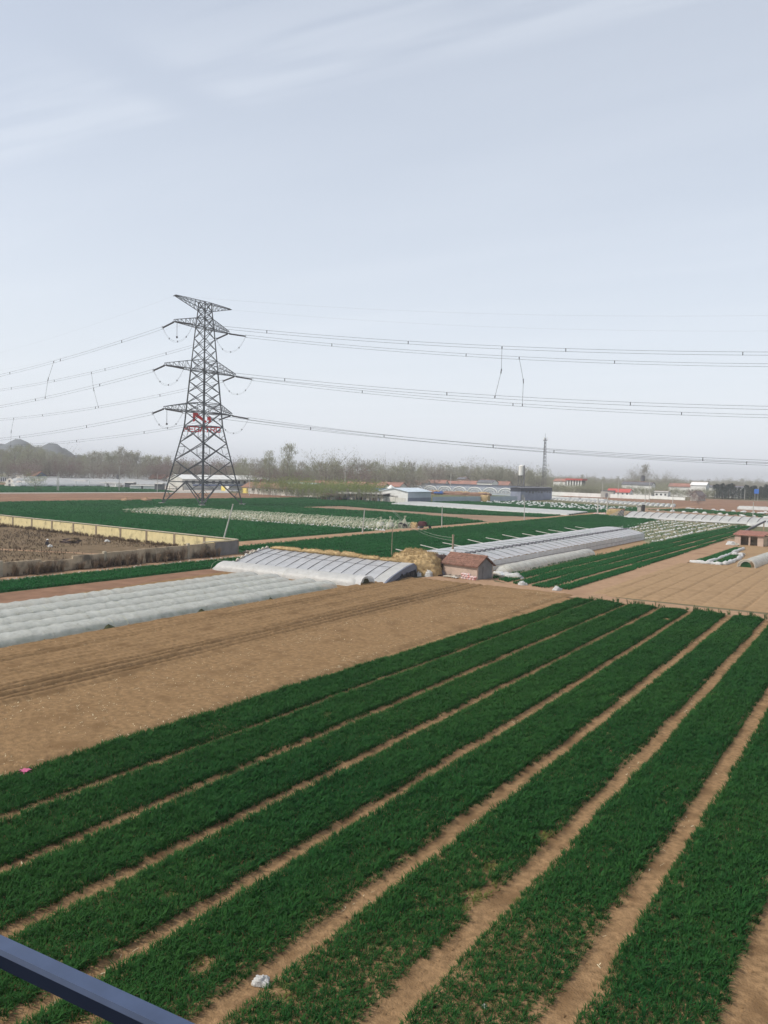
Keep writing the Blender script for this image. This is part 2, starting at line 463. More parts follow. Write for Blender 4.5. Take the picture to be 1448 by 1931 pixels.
def pl_soil(X, Y):
    z = .26 + .09 * (fnoise(X * 1.6, Y * 1.6, 9, 4) - .5) + .03 * (vnoise(X * 5, Y * 5, 2) - .5)
    for fx, dep, w in FURR:
        c = fx + .22 * (vnoise(Y * .12, Y * 0 + fx, 4) - .5) - .012 * (Y - 30)
        z = z - dep * np.exp(-((X - c) / w) ** 2) + dep * .55 * np.exp(-((X - c - .42) / w) ** 2)
    z = z - .03 * np.sin((X - .012 * Y) * 7.5) * (X < -36)
    e = np.clip(np.minimum(np.minimum(X + 48.9, -27.9 - X), 78.6 - Y) / .7, 0, 1)
    return .04 + (z - .04) * e
structure(heightfield('ploughed_field', -48.9, -28.0, 2, 78.6, .12, .26, pl_soil, M['soil_plough']), 'brown ploughed strip with furrows between tunnels and crop')
def tan_soil(X, Y):
    z = .16 - .13 * np.exp(-((((X + .05 * np.sin(Y * .2)) % 1.9) - .95) / .14) ** 2) * (.4 + .9 * vnoise(np.floor(X / 1.9) * 3.3, Y * .12, 13)) + .05 * (fnoise(X * 1.2, Y * .6, 21) - .5)
    return .02 + (z - .02) * np.clip(np.minimum(np.minimum(X + 27.5, Y - 80.6), 121 - Y) / 1.2, 0, 1)
structure(heightfield('tan_field', -27.5, 12, 80.6, 121.0, .14, .7, tan_soil, M['soil_tan']), 'bare tan field with faint drill lines on the right')
sheet('cross_path', [(-52, 84), (-46.3, 81.2), (-48.6, 74), (-47.6, 72), (-46.5, 78.4), (-28, 76.9), (-9.6, 75.9), (14, 75.2), (14, 78.6), (-10, 79.3), (-22.6, 79.6), (-29, 81.4), (-38.6, 82.2), (-40.8, 86), (-46, 88), (-52, 90)], M['soil_path'], .06, 'pale dirt path crossing behind the crop beds')
sheet('side_track', [(-29.4, 80.2), (-25.4, 79.4), (-25.2, 92), (-26.4, 121), (-26.0, 160), (-28.8, 178), (-30.6, 178), (-30.1, 142)], M['soil_path'], .07, 'pale dirt track beside the second crop field')
sheet('field_base_a', [(-40.4, 84.4), (-36, 81.4), (-32.4, 80.9), (-29.3, 81.4), (-30.2, 142), (-31.2, 192), (-33, 232), (-38, 236), (-40.4, 146)], M['soil_path'], .05, 'soil of the second crop field')
sheet('bare_strip', [(-48, 84), (-40.4, 86), (-40.4, 162), (-44.4, 168), (-56, 168), (-58, 84)], M['soil_tan'], .02, 'bare strip beside the long greenhouse')
sheet('yard_soil', [(-26.3, 121), (12, 117), (12, 200), (-20, 215), (-29, 210), (-26.0, 160)], M['soil_tan'], .035, 'bare yard soil around the brick shed')
sheet('mulch_soil', [(-57, 163), (-44, 161), (-38.3, 148), (-36.5, 238), (-60, 247), (-64, 220)], mat('mulch_soil', (.21, .195, .115), .95, .25, .8), .03, 'grey-green soil with rows of plastic mulch')
sheet('field_base_b', [(-88, 86), (-50, 86), (-50, 165), (-56, 200), (-63, 250), (-83, 262), (-88, 262)], M['green_base'], .015, 'soil under the long green field')
sheet('farm_road', [(-93.5, 90), (-87.8, 88), (-87.2, 262), (-79, 259), (-64, 249), (-63, 254), (-78, 268), (-92, 274), (-92, 263), (-91.2, 205), (-92.2, 150)], M['soil_path'], .03, 'dirt farm road beside the row of poles')
sheet('field_base_c', [(-178, 106), (-176, 92), (-94, 88), (-92.3, 140), (-178, 140)], M['green_base'], .012, 'soil under the green field behind the yellow wall')
sheet('trellis_soil', [(-184, 166), (-178, 140), (-92.3, 139), (-91.5, 158), (-106, 168)], mat('trellis_soil', (.22, .21, .13), .95, .25, .5), .018, 'soil under the hoop frames')
sheet('field_base_d', [(-176, 166), (-92, 158), (-91.5, 190), (-106, 199), (-132, 208), (-172, 207)], M['green_base'], .014, 'soil under the green strip')
sheet('brown_strip', [(-172, 209), (-132, 207.5), (-106, 198), (-91.3, 190), (-91, 226), (-116, 217), (-143, 221), (-172, 232)], M['soil_far'], .02, 'bare brown strip between green strips')
sheet('field_base_e', [(-178, 232), (-143, 221), (-116, 217), (-91, 226), (-91, 245), (-116, 247), (-144, 256), (-178, 266)], M['green_base'], .013, 'soil under the narrow green strip')
sheet('field_base_f', [(-184, 275), (-170, 262), (-92, 246), (-92, 276), (-83, 300), (-84, 305), (-95, 345), (-130, 362), (-163, 370), (-176, 316)], M['green_base'], .011, 'soil under the green field before the grey wall')
sheet('field_base_g', [(-244, 60), (-176, 60), (-173, 181), (-164, 256), (-180, 280), (-229, 311), (-236, 250)], M['green_base'], .01, 'soil under the green field around the pylon')
sheet('field_path', [(-178, 90), (-176, 90), (-173.6, 150), (-171.3, 182), (-163, 256), (-164.4, 257), (-172.6, 182), (-175.2, 150)], M['soil_path'], .022, 'thin pale path along the pylon field')
sheet('red_soil_strip', [(-330, 60), (-244, 60), (-236, 250), (-229, 311), (-246, 306), (-290, 307), (-306, 275)], M['soil_red'], .016, 'red-brown ploughed strip before the village road')
sheet('village_road', [(-336, 60), (-330, 60), (-306, 275), (-296, 305), (-322, 330), (-340, 352), (-346, 350), (-312, 300)], M['concrete'], .024, 'pale concrete road at the village edge')
sheet('field_base_h', [(-440, 120), (-337, 120), (-314, 285), (-365, 318), (-408, 310), (-440, 268)], M['green_base'], .008, 'soil under the far green strip')
sheet('red_soil_far', [(-520, 160), (-440, 120), (-440, 268), (-408, 310), (-400, 330), (-443, 345), (-478, 300)], M['soil_red'], .007, 'reddish soil beyond the far green strip')
sheet('greenhouse_yard', [(-443, 346), (-408, 311), (-365, 318.5), (-316, 288), (-318, 330), (-346, 352), (-420, 430), (-620, 600), (-760, 520), (-560, 330), (-480, 302)], mat('yard_pale', (.40, .36, .31), .95, .25, .15, (.28, .24, .20), (.5, .7), .06), .018, 'pale dusty yard before the film greenhouses')
sheet('compound_ground', [(-260, 30), (-80.2, 30), (-80.2, 84.5), (-150, 90.5), (-260, 99)], M['weeds_soil'], .02, 'brown weedy ground inside the walled yard')
sheet('compound_path', [(-200, 52), (-107, 63.5), (-92, 70), (-92, 71), (-107, 65.2), (-200, 54)], M['soil_path'], .03, 'pale footpath across the walled yard')
sheet('field_base_i', [(-80, 20), (-71, 20), (-70, 56), (-70, 71), (-73, 84), (-79, 83)], M['green_base'], .014, 'soil under the green strip below the old wall')
sheet('debris_path', [(-80, 20), (-78.4, 20), (-76.4, 64), (-75.2, 82.5), (-80, 84)], M['soil_path'], .022, 'pale rubble path at the foot of the old wall')
sheet('brown_bed', [(-71, 20), (-64, 20), (-65.5, 50), (-67, 69.5), (-70, 71), (-70, 56)], M['soil_red'], .017, 'red-brown ploughed bed behind the tunnels')
sheet('tunnel_soil', [(-64.2, 10), (-48.7, 10), (-48.2, 71), (-70, 73), (-67, 69.5)], M['soil_plough'], .013, 'soil under the plastic tunnels')
sheet('far_brown_field', [(-98, 420), (-86, 366), (-78, 345), (-40, 335), (0, 330), (0, 560), (-74, 562), (-121, 572)], M['soil_red'], .02, 'wide brown field before the conifers')
sheet('brown_band', [(-186, 530), (-176, 525), (-140, 495), (-110, 503), (-96, 424), (-129, 438), (-165, 472), (-196, 490)], M['soil_red'], .016, 'brown field before the white wall')
sheet('hoop_soil', [(-160, 405), (-133, 384), (-108, 368), (-86, 366), (-97, 424), (-129, 438), (-165, 472), (-192, 480)], mat('hoop_soil', (.24, .23, .16), .95, .2, .3), .012, 'soil under the rows of small white tunnels')
sheet('strip_soil', [(-92, 276), (-64, 256), (-20, 252), (-10, 330), (-42, 334), (-78, 345), (-86, 366), (-95, 345), (-83, 302)], M['soil_far'], .009, 'brown strip behind the panelled greenhouse')
sheet('light_lane', [(-85, 300), (-82.2, 300), (-85, 366), (-80, 388), (-84, 392), (-88, 368)], M['soil_path'], .028, 'pale lane between far fields')

# ---- crops: blade tufts set out in rows
def tuft(seed, nb, h, spread, w, m, name):
    r = random.Random(seed); V = []; F = []
    for i in range(nb):
        a = r.uniform(0, 2 * math.pi); b = r.uniform(0, .08); x0 = b * math.cos(a + 1); y0 = b * math.sin(a + 1)
        L = h * r.uniform(.7, 1.15); s = spread * r.uniform(.3, 1.1)
        dx, dy = math.cos(a), math.sin(a); nx, ny = -dy * w / 2, dx * w / 2
        p1 = (x0 + dx * s * .35, y0 + dy * s * .35, L * .62); p2 = (x0 + dx * s, y0 + dy * s, L * r.uniform(.75, 1.0))
        o = len(V)
        V += [(x0 - nx * .6, y0 - ny * .6, 0), (x0 + nx * .6, y0 + ny * .6, 0), (p1[0] + nx, p1[1] + ny, p1[2]), (p1[0] - nx, p1[1] - ny, p1[2]), p2]
        F += [(o, o + 1, o + 2, o + 3), (o + 3, o + 2, o + 4)]
    b = MB(); b.add(V, F)
    return bpy.data.objects.new(name, b.mesh(name, m))
def src_coll(name, objs):
    c = bpy.data.collections.new(name)
    for o in objs: c.objects.link(o)
    return c
TUFTS = src_coll('tuft_sources', [tuft(i, 14, .30, .19, .019, M['wheat'], 'wheat_tuft') for i in range(9)])
LIT_TUFTS = src_coll('lit_tuft_sources', [tuft(i + 20, 13, .30, .22, .030, M['wheat_lit'], 'lit_tuft') for i in range(5)])  # same crop in the lightened wheat colour
WEEDS = src_coll('weed_sources', [tuft(i + 40, 9, .20, .25, .03, M['wheat_yellow'], 'weed_tuft') for i in range(3)])
DRY = src_coll('dry_weed_sources', [tuft(i + 60, 22, .9, .35, .035, M['shrub_dry'], 'dry_weed') for i in range(4)])

def instancer(coll):
    g = bpy.data.node_groups.new('scatter_' + coll.name, 'GeometryNodeTree')
    g.interface.new_socket('Geometry', in_out='INPUT', socket_type='NodeSocketGeometry')
    g.interface.new_socket('Geometry', in_out='OUTPUT', socket_type='NodeSocketGeometry')
    gi = g.nodes.new('NodeGroupInput'); go = g.nodes.new('NodeGroupOutput')
    ip = g.nodes.new('GeometryNodeInstanceOnPoints'); ci = g.nodes.new('GeometryNodeCollectionInfo')
    ci.inputs['Collection'].default_value = coll; ci.inputs['Separate Children'].default_value = True; ci.inputs['Reset Children'].default_value = True
    def attr(n, t):
        a = g.nodes.new('GeometryNodeInputNamedAttribute'); a.data_type = t; a.inputs['Name'].default_value = n
        return [s for s in a.outputs if s.enabled and s.name == 'Attribute'][0]
    er = g.nodes.new('FunctionNodeEulerToRotation')
    g.links.new(attr('rot', 'FLOAT_VECTOR'), er.inputs[0])
    g.links.new(gi.outputs[0], ip.inputs['Points']); g.links.new(ci.outputs[0], ip.inputs['Instance'])
    ip.inputs['Pick Instance'].default_value = True
    g.links.new(attr('vi', 'INT'), ip.inputs['Instance Index'])
    g.links.new(er.outputs[0], ip.inputs['Rotation']); g.links.new(attr('sc', 'FLOAT_VECTOR'), ip.inputs['Scale'])
    g.links.new(ip.outputs[0], go.inputs[0])
    return g
GROUPS = {}
def scatter(name, P, sc, coll, label, cat=None, rz=None, tilt=.1, parent=None):
    P = np.asarray(P, np.float32); n = len(P)
    me = bpy.data.meshes.new(name); me.vertices.add(n); me.vertices.foreach_set('co', P.ravel())
    rot = np.zeros((n, 3), np.float32); rot[:, 2] = rng.uniform(0, 6.283, n) if rz is None else rz
    rot[:, :2] = rng.normal(0, tilt, (n, 2))
    for nm, ty, dt in (('rot', 'FLOAT_VECTOR', rot), ('sc', 'FLOAT_VECTOR', np.asarray(sc, np.float32))):
        a = me.attributes.new(nm, ty, 'POINT'); a.data.foreach_set('vector', dt.ravel())
    a = me.attributes.new('vi', 'INT', 'POINT'); a.data.foreach_set('value', rng.integers(0, len(coll.objects), n).astype(np.int32))
    o = bpy.data.objects.new(name, me); COL.objects.link(o)
    if coll.name not in GROUPS: GROUPS[coll.name] = instancer(coll)
    md = o.modifiers.new('scatter', 'NODES'); md.node_group = GROUPS[coll.name]
    if parent is not None: o.parent = parent
    return stuff(o, label, cat)
def scl(n, sxy, sz, v=.25):
    a = sxy * rng.uniform(1 - v, 1 + v, n); return np.stack([a, a, sz * rng.uniform(1 - v, 1 + v, n)], -1)

# foreground crop
xs = []; ys = []
rows = np.arange(-28.6, 6.0, .26)
for rx in rows:
    y = np.arange(4, FAR, .06); y = y + rng.uniform(-.05, .05, len(y))
    x = rx + rng.normal(0, .042, len(y)) + bend(y) * .6 * (rx > -17) + .05 * np.sin(y * .3 + rx)
    xs.append(x); ys.append(y)
x = np.concatenate(xs); y = np.concatenate(ys)
d = path_dist(x, y)
bare = fnoise(x * .42, y * .30, 31, 3); near = np.clip((26 - y) / 11, 0, 1) * np.clip((x + 14.5) / 5, 0.0, 1)
fine = vnoise(x * 2.2, y * 1.6, 8)
keep = (d > .10) & (x > left_edge(y) + .12 * vnoise(y * 1.5, y * 0, 6)) & (y < FAR - .6 * vnoise(x * .8, x * 0, 12)) & ((bare - .15 * near - .22 * (fine < .38) * near) > .16)
fx, fy = x[keep], y[keep]
sz_ = (.75 + .5 * fnoise(fx * .9, fy * .5, 91)) * np.clip(1.0 - .3 * near[keep], .4, 1) * np.where(d[keep] < .22, .72, 1.0)
P = np.stack([fx, fy, np.full(len(fx), .06)], -1)
S = scl(len(fx), 1.32, .85, .3); S *= sz_[:, None]
scatter('crop_rows', P, S, TUFTS, 'dense dark green crop in long strips filling the foreground', 'crop')
lost = (~keep) & (d > .1) & (x > left_edge(y)) & (y < 34) & (rng.uniform(0, 1, len(x)) < .35)
lx, ly = x[lost], y[lost]
scatter('crop_weeds', np.stack([lx, ly, np.full(len(lx), .07)], -1), scl(len(lx), .9, .8), WEEDS, 'thin yellowish weeds in gaps of the foreground crop', 'weeds')
# ragged low weeds along the far edge of the crop
n = 110; wx = rng.uniform(-26, 5, n)
scatter('edge_weeds', np.stack([wx, FAR + rng.uniform(-.2, .7, n), np.full(n, .04)], -1), scl(n, 1.5, 1.4, .5), TUFTS, 'ragged tufts at the far end of the foreground crop', 'weeds')

def crop_field(name, poly, rs, al, sxy, sz, label, gap=(3.1, .4, 0.), along='y', z=.03, thin=.0):
    a = np.array(poly); x0, y0 = a.min(0); x1, y1 = a.max(0)
    if along == 'y': gx, gy = np.meshgrid(np.arange(x0, x1, rs), np.arange(y0, y1, al))
    else: gx, gy = np.meshgrid(np.arange(x0, x1, al), np.arange(y0, y1, rs))
    gx = gx.ravel(); gy = gy.ravel(); n = len(gx)
    jr, ja = (rs * .2, al * .5)
    gx = gx + rng.uniform(-1, 1, n) * (jr if along == 'y' else ja); gy = gy + rng.uniform(-1, 1, n) * (ja if along == 'y' else jr)
    k = inpoly(gx, gy, poly)
    if gap:
        c = gx if along == 'y' else gy; l = gy if along == 'y' else gx
        k &= ((c + gap[2] + .25 * vnoise(l * .07, l * 0, 5)) % gap[0]) > gap[1] * (.6 + .8 * vnoise(l * .15, np.floor(c / gap[0]), 7))
    if thin: k &= fnoise(gx * .15, gy * .15, 3) > thin
    gx, gy = gx[k], gy[k]
    S = scl(len(gx), sxy, sz); S *= (.8 + .4 * fnoise(gx * .1, gy * .05, 77))[:, None]
    return scatter(name, np.stack([gx, gy, np.full(len(gx), z)], -1), S, LIT_TUFTS, label, 'crop')

crop_field('crop_beds', [(-40.3, 85), (-36, 82), (-32.4, 81.4), (-29.5, 82), (-30.3, 142), (-31.3, 192), (-33, 231), (-38, 235), (-40.2, 146)], .36, .15, .95, 1.0,
           'green crop beds split by thin paths beside the long greenhouse', (2.62, .62, .55), z=.06)
crop_field('crop_long_field', [(-87.6, 88), (-51, 87), (-51, 165), (-57, 200), (-64, 248), (-83, 260), (-87.4, 261)], .5, .28, 1.35, 1.2, 'long striped green field behind the straw stack and greenhouses', (3.0, .7, 0), z=.03)
crop_field('crop_wall_field', [(-177, 107), (-175, 93), (-94.5, 90), (-93, 139.5), (-177.5, 139.5)], .62, .5, 2.1, 1.3, 'dark green field behind the yellow wall', (4.2, .3, 0), 'x')
crop_field('crop_strip_middle', [(-176, 167), (-92.5, 159), (-92, 189), (-106, 198), (-132, 207), (-172, 206.5)], .8, .6, 2.5, 1.4, 'green strip between the hoop frames and the brown strip', (5, .35, 0), 'x')
crop_field('crop_strip_narrow', [(-177, 233), (-143, 222), (-116, 218), (-92, 227), (-92, 244), (-116, 246), (-144, 255), (-177, 265)], .85, .65, 2.6, 1.4, 'narrow green strip below the white plastic sheet', (6, .4, 0), 'x')
crop_field('crop_far_middle', [(-183, 276), (-172, 295), (-134, 287), (-112, 276), (-93, 272), (-84, 300), (-96, 344), (-100, 300), (-126, 302), (-149, 320), (-170, 330)], .9, .7, 2.7, 1.4, 'green strip above the white plastic sheet', (5, .5, 0), 'x')
crop_field('crop_pylon_field', [(-243, 62), (-177.5, 62), (-174.5, 181), (-165, 257), (-181, 280), (-229, 310), (-236, 250)], .9, .75, 2.8, 1.4, 'wide green field around the foot of the pylon', (5, .3, 0))
crop_field('crop_far_left', [(-439, 122), (-338, 122), (-316, 284), (-365, 317), (-407, 309), (-439, 267)], 1.4, 1.2, 4.2, 1.6, 'far green strip beyond the village road on the left', None)
crop_field('crop_wall_strip', [(-77.6, 20), (-71, 20), (-70.2, 56), (-70.2, 70), (-73, 81), (-75.5, 81.5), (-76.6, 62)], .4, .2, 1.2, 1.1, 'green strip below the old stained wall', (2.4, .3, .3), z=.03, thin=.2)
crop_field('crop_far_right', [(-86, 320), (-69, 318), (-39, 298), (-14, 296), (-14, 322), (-44, 330), (-77, 352)], .9, .7, 2.7, 1.4, 'dark green dashed strip behind the panelled greenhouse', (4.0, 1.1, 0), 'y')

# straw flecks lying on the ploughed strip and the footpaths
n = 8500
sx = rng.uniform(-36.5, -28.2, n); sx = np.where(rng.uniform(0, 1, n) < .12, rng.uniform(-48, -36, n), sx); sy = rng.uniform(6, 77, n)
k = fnoise(sx * .25, sy * .25, 51) + .25 * rng.uniform(-1, 1, n) > .45; sx, sy = sx[k], sy[k]
xx = rng.uniform(-26, 4, 9000); yy = rng.uniform(8, 75, 9000); k = (path_dist(xx, yy) < 0) & (fnoise(xx * .8, yy * .35, 61) > .6)
sx = np.concatenate([sx, xx[k]]); sy = np.concatenate([sy, yy[k]]); n = len(sx)
an = rng.uniform(0, math.pi, n); L = np.clip(rng.lognormal(-2.35, .5, n), .03, .4); W = np.clip(rng.lognormal(-4.9, .5, n), .003, .02); z = rng.uniform(.0, .05, n) + np.where(sx < -28, .23, .07)
dx, dy = np.cos(an), np.sin(an)
V = np.stack([np.stack([sx + sgn * dx * L / 2 + s2 * -dy * W, sy + sgn * dy * L / 2 + s2 * dx * W, z + sgn * .015], -1) for sgn, s2 in ((-1, -1), (1, -1), (1, 1), (-1, 1))], 1)
o = np_obj('straw_litter', V, np.arange(4 * n).reshape(-1, 4), M['straw_fleck'], smooth=False)
stuff(o, 'pale straw bits scattered over the ploughed strip and footpaths', 'straw')
# clods on the footpaths
n = 30000; cx = rng.uniform(-28, 6, n); cy = rng.uniform(7, 76, n); k = path_dist(cx, cy) < .12; cx, cy = cx[k], cy[k]; n = len(cx); s = np.clip(rng.lognormal(-3.7, .5, n), .01, .08)
oct_ = np.array([(1, 0, 0), (0, 1, 0), (-1, 0, 0), (0, -1, 0), (0, 0, .8)])
V = np.stack([cx, cy, np.full(n, .05)], -1)[:, None, :] + oct_[None] * s[:, None, None] * rng.uniform(.6, 1.4, (n, 5, 1))
T = np.array([(0, 1, 4), (1, 2, 4), (2, 3, 4), (3, 0, 4)])
stuff(np_obj('path_clods', V, (np.arange(n)[:, None, None] * 5 + T[None]).reshape(-1, 3), M['soil_crop'], smooth=False), 'small earth clods on the footpaths between crop beds', 'soil')
# clods
n = 14000; cx = rng.uniform(-48.5, -28.2, n); cy = rng.uniform(6, 78, n); s = np.clip(rng.lognormal(-3.3, .5, n), .015, .12)
oct_ = np.array([(1, 0, 0), (0, 1, 0), (-1, 0, 0), (0, -1, 0), (0, 0, .8)])
V = np.stack([cx, cy, np.full(n, .20)], -1)[:, None, :] + oct_[None] * s[:, None, None] * rng.uniform(.6, 1.4, (n, 5, 1))
T = np.array([(0, 1, 4), (1, 2, 4), (2, 3, 4), (3, 0, 4)])
stuff(np_obj('soil_clods', V, (np.arange(n)[:, None, None] * 5 + T[None]).reshape(-1, 3), M['soil_plough'], smooth=False), 'small earth clods on the ploughed strip', 'soil')

# ================================================================== PYLON
PX, PY = -202.0, 195.0
pyl = thing('transmission_pylon', 'tall dark steel lattice pylon with four pairs of crossarms standing in green field', 'pylon', (PX, PY, 0))
LV = [(0, 9.5), (7.6, 8.05), (15, 6.65), (21, 5.5), (26.6, 4.5), (31.3, 4.17), (34.4, 3.95), (38, 3.7), (41.7, 3.45), (45.3, 3.2), (48.9, 2.95), (52.5, 2.68), (56.2, 2.42), (59.8, 2.15), (63.1, 1.85), (65.5, 1.65), (68.4, 1.5)]
CN = [(1, -1), (1, 1), (-1, 1), (-1, -1)]
def cor(i, k): z, w = LV[k]; return Vector((CN[i % 4][0] * w, CN[i % 4][1] * w, z))
for i in range(4):
    b = MB()
    for k in range(len(LV) - 1):
        b.beam(cor(i, k), cor(i, k + 1), .42 if k < 4 else (.34 if k < 9 else .26))
    b.box(cor(i, 0).x - .55, cor(i, 0).x + .55, cor(i, 0).y - .55, cor(i, 0).y + .55, -.2, .35) if False else None
    b.build('leg', M['steel'], pyl)
    f = MB(); c = cor(i, 0); f.prism([(c.x - .8, c.y - .8), (c.x + .8, c.y - .8), (c.x + .8, c.y + .8), (c.x - .8, c.y + .8)], -.3, .45)
    f.build('footing', M['concrete'], pyl)
for k in range(len(LV) - 1):
    for i in range(4):
        a0, a1, b0, b1 = cor(i, k), cor(i + 1, k), cor(i, k + 1), cor(i + 1, k + 1)
        t = .24 if k < 4 else (.19 if k < 9 else .16)
        b = MB()
        if k == 0:
            m = (b0 + b1) / 2
            b.beam(a0, m, t * 1.1); b.beam(a1, m, t * 1.1); b.beam(b0, b1, t)
            for q, leg0, leg1 in ((a0, a0, b0), (a1, a1, b1)):
                for u in (.35, .68):
                    b.beam(q.lerp(m, u), leg0.lerp(leg1, u), .1); b.beam(q.lerp(m, u), leg0.lerp(leg1, min(1, u + .3)), .1)
        else:
            b.beam(a0, b1, t); b.beam(a1, b0, t)
            # x centre
            w0, w1 = (a1 - a0).length, (b1 - b0).length
            u = w0 / (w0 + w1); c = a0.lerp(b1, u)
            if k < 4:
                for L0, L1, q in ((a0, b0, a0), (a0, b0, b0), (a1, b1, a1), (a1, b1, b1)):
                    h = q.lerp(c, .5); b.beam(h, L0.lerp(L1, .25 if q in (a0, a1) else .75), .1)
                for q in (a0, a1):
                    b.beam(q.lerp(c, .5), L0.lerp(L1, .5) if False else q.lerp(b0 if q == a0 else b1, .5), .09)
                b.beam((a0.lerp(c, .5)), (b0.lerp(c, .5)), .09); b.beam((a1.lerp(c, .5)), (b1.lerp(c, .5)), .09)
            if k + 1 in (4, 5, 6, 9, 10, 13, 14, 15, 16): b.beam(b0, b1, t)
        b.build('bracing', M['steel'], pyl)
for k in (1, 4, 5, 9, 13):   # plan bracing inside the shaft
    b = MB(); b.beam(cor(0, k), cor(2, k), .12); b.beam(cor(1, k), cor(3, k), .12); b.build('plan_bracing', M['steel'], pyl)
# step ladder on the shaft centre
b = MB(); b.beam((5.6, -5.6, 8), (3.0, -3.0, 48), .1); b.beam((5.9, -5.3, 8), (3.3, -2.7, 48), .1); b.build('climbing_ladder', M['steel'], pyl)

def arm(sgn, L, k_low, k_up, earth=False):
    zl, wl = LV[k_low]; zu, wu = LV[k_up]
    b = MB(); n = 6
    if not earth:
        lo = [Vector((s * wl, sgn * wl, zl)) for s in (-1, 1)]; up = [Vector((s * wu, sgn * wu, zu)) for s in (-1, 1)]
        tl = [Vector((s * .45, sgn * L, zl)) for s in (-1, 1)]; tu = [Vector((s * .45, sgn * L, zl + .7)) for s in (-1, 1)]
    else:
        lo = [Vector((s * wl, sgn * wl, zl)) for s in (-1, 1)]; up = [Vector((s * wu, sgn * wu, zu)) for s in (-1, 1)]
        tl = [Vector((s * .3, sgn * L, zu - .25)) for s in (-1, 1)]; tu = [Vector((s * .3, sgn * L, zu)) for s in (-1, 1)]
    for j in (0, 1):
        b.beam(lo[j], tl[j], .18); b.beam(up[j], tu[j], .17)
        for i in range(n):
            u0, u1 = i / n, (i + 1) / n
            b.beam(lo[j].lerp(tl[j], u0), up[j].lerp(tu[j], u1), .09); b.beam(lo[j].lerp(tl[j], u1), up[j].lerp(tu[j], u1), .08)
    for i in range(n + 1):
        u0, u1 = i / n, min(1, (i + 1) / n)
        b.beam(lo[0].lerp(tl[0], u0), lo[1].lerp(tl[1], u0), .09); b.beam(up[0].lerp(tu[0], u0), up[1].lerp(tu[1], u0), .09)
        b.beam(lo[0].lerp(tl[0], u0), lo[1].lerp(tl[1], u1), .09); b.beam(up[0].lerp(tu[0], u0), up[1].lerp(tu[1], u1), .08)
    # end plate of the arm
    b.beam(tl[0] + Vector((-.5, 0, 0)), tl[1] + Vector((.5, 0, 0)), .25)
    b.build('earth_wire_arm' if earth else 'crossarm', M['steel'], pyl)
ARMS = {(-1, 1): (13.3, 13, 14), (1, 1): (11.2, 13, 14), (-1, 2): (17.0, 9, 10), (1, 2): (14.8, 9, 10), (-1, 3): (17.2, 5, 6), (1, 3): (13.2, 5, 6)}
for (s, lvl), (L, kl, ku) in ARMS.items(): arm(s, L, kl, ku)
arm(-1, 13.2, 15, 16, True); arm(1, 11.8, 15, 16, True)

DIR = {1: Vector((1, 0.3, 0)).normalized(), -1: Vector((-1, .155, 0)).normalized()}
SPAN = {1: (418., 13.2), -1: (400., 8.6)}
WIRES = {}
def string_mesh(a, b_):
    a, b_ = Vector(a), Vector(b_); mb = MB(); pts = []; rr = []; n = 20
    for i in range(n):
        for du, r_ in ((0, .10), (.15, .28), (.6, .28), (.75, .10)):
            pts.append(a.lerp(b_, (i + du) / n)); rr.append(r_)
    mb.tube(pts, rr, 7)
    return mb
def quad_off(): return ((0, .42), (0, -.42))
for (s, lvl), (L, kl, ku) in ARMS.items():
    z = LV[kl][0]; ends = {}
    for dd in (1, -1):
        a = Vector((dd * .45, s * L, z - .15)); e = a + DIR[dd] * 6.4 + Vector((0, 0, -1.0 if dd == 1 else -1.15))
        o = string_mesh(a, e).build('insulator_string', M['insulator'], pyl)
        r = MB(); r.tube([e + Vector((0, .5 * math.cos(t), .5 * math.sin(t))) for t in [q * math.pi / 4 for q in range(9)]], .045, 4, False)
        r.build('grading_ring', M['steel_light'], pyl)
        ends[dd] = e
        WIRES[(s, lvl, dd)] = e + Vector((PX, PY, 0))
    # slack jumper loop under the arm, two wires
    j = MB(); e0, e1 = ends[-1], ends[1]; drop = 5.0
    for off in (-.2, .2):
        pts = []
        for q in range(17):
            u = q / 16; p = e0.lerp(e1, u); p.z -= drop * (1 - abs(2 * u - 1) ** 2.4); p.z += off; pts.append(p)
        j.tube(pts, .022, 4)
    j.build('jumper_loop', M['conductor'], pyl)
    for u in (.22, .5, .78):
        p = e0.lerp(e1, u); p.z -= drop * (1 - abs(2 * u - 1) ** 2.4)
        c = MB(); c.box(p.x - .12, p.x + .12, p.y - .1, p.y + .1, p.z - .25, p.z + .25); c.build('jumper_spacer', M['conductor'], pyl)
for s, lvl in ((-1, 1), (-1, 3)):   # suspended weights hanging from the nearer arms
    L = ARMS[(s, lvl)][0]; z = LV[ARMS[(s, lvl)][1]][0]
    b = MB(); b.tube([(0, s * L + 1, z), (0, s * L + 1, z - 4.6)], .07, 5); b.tube([(0, s * L + 1, z - 4.6), (0, s * L + 1, z - 5.2)], .3, 6); b.build('jumper_weight', M['insulator'], pyl)

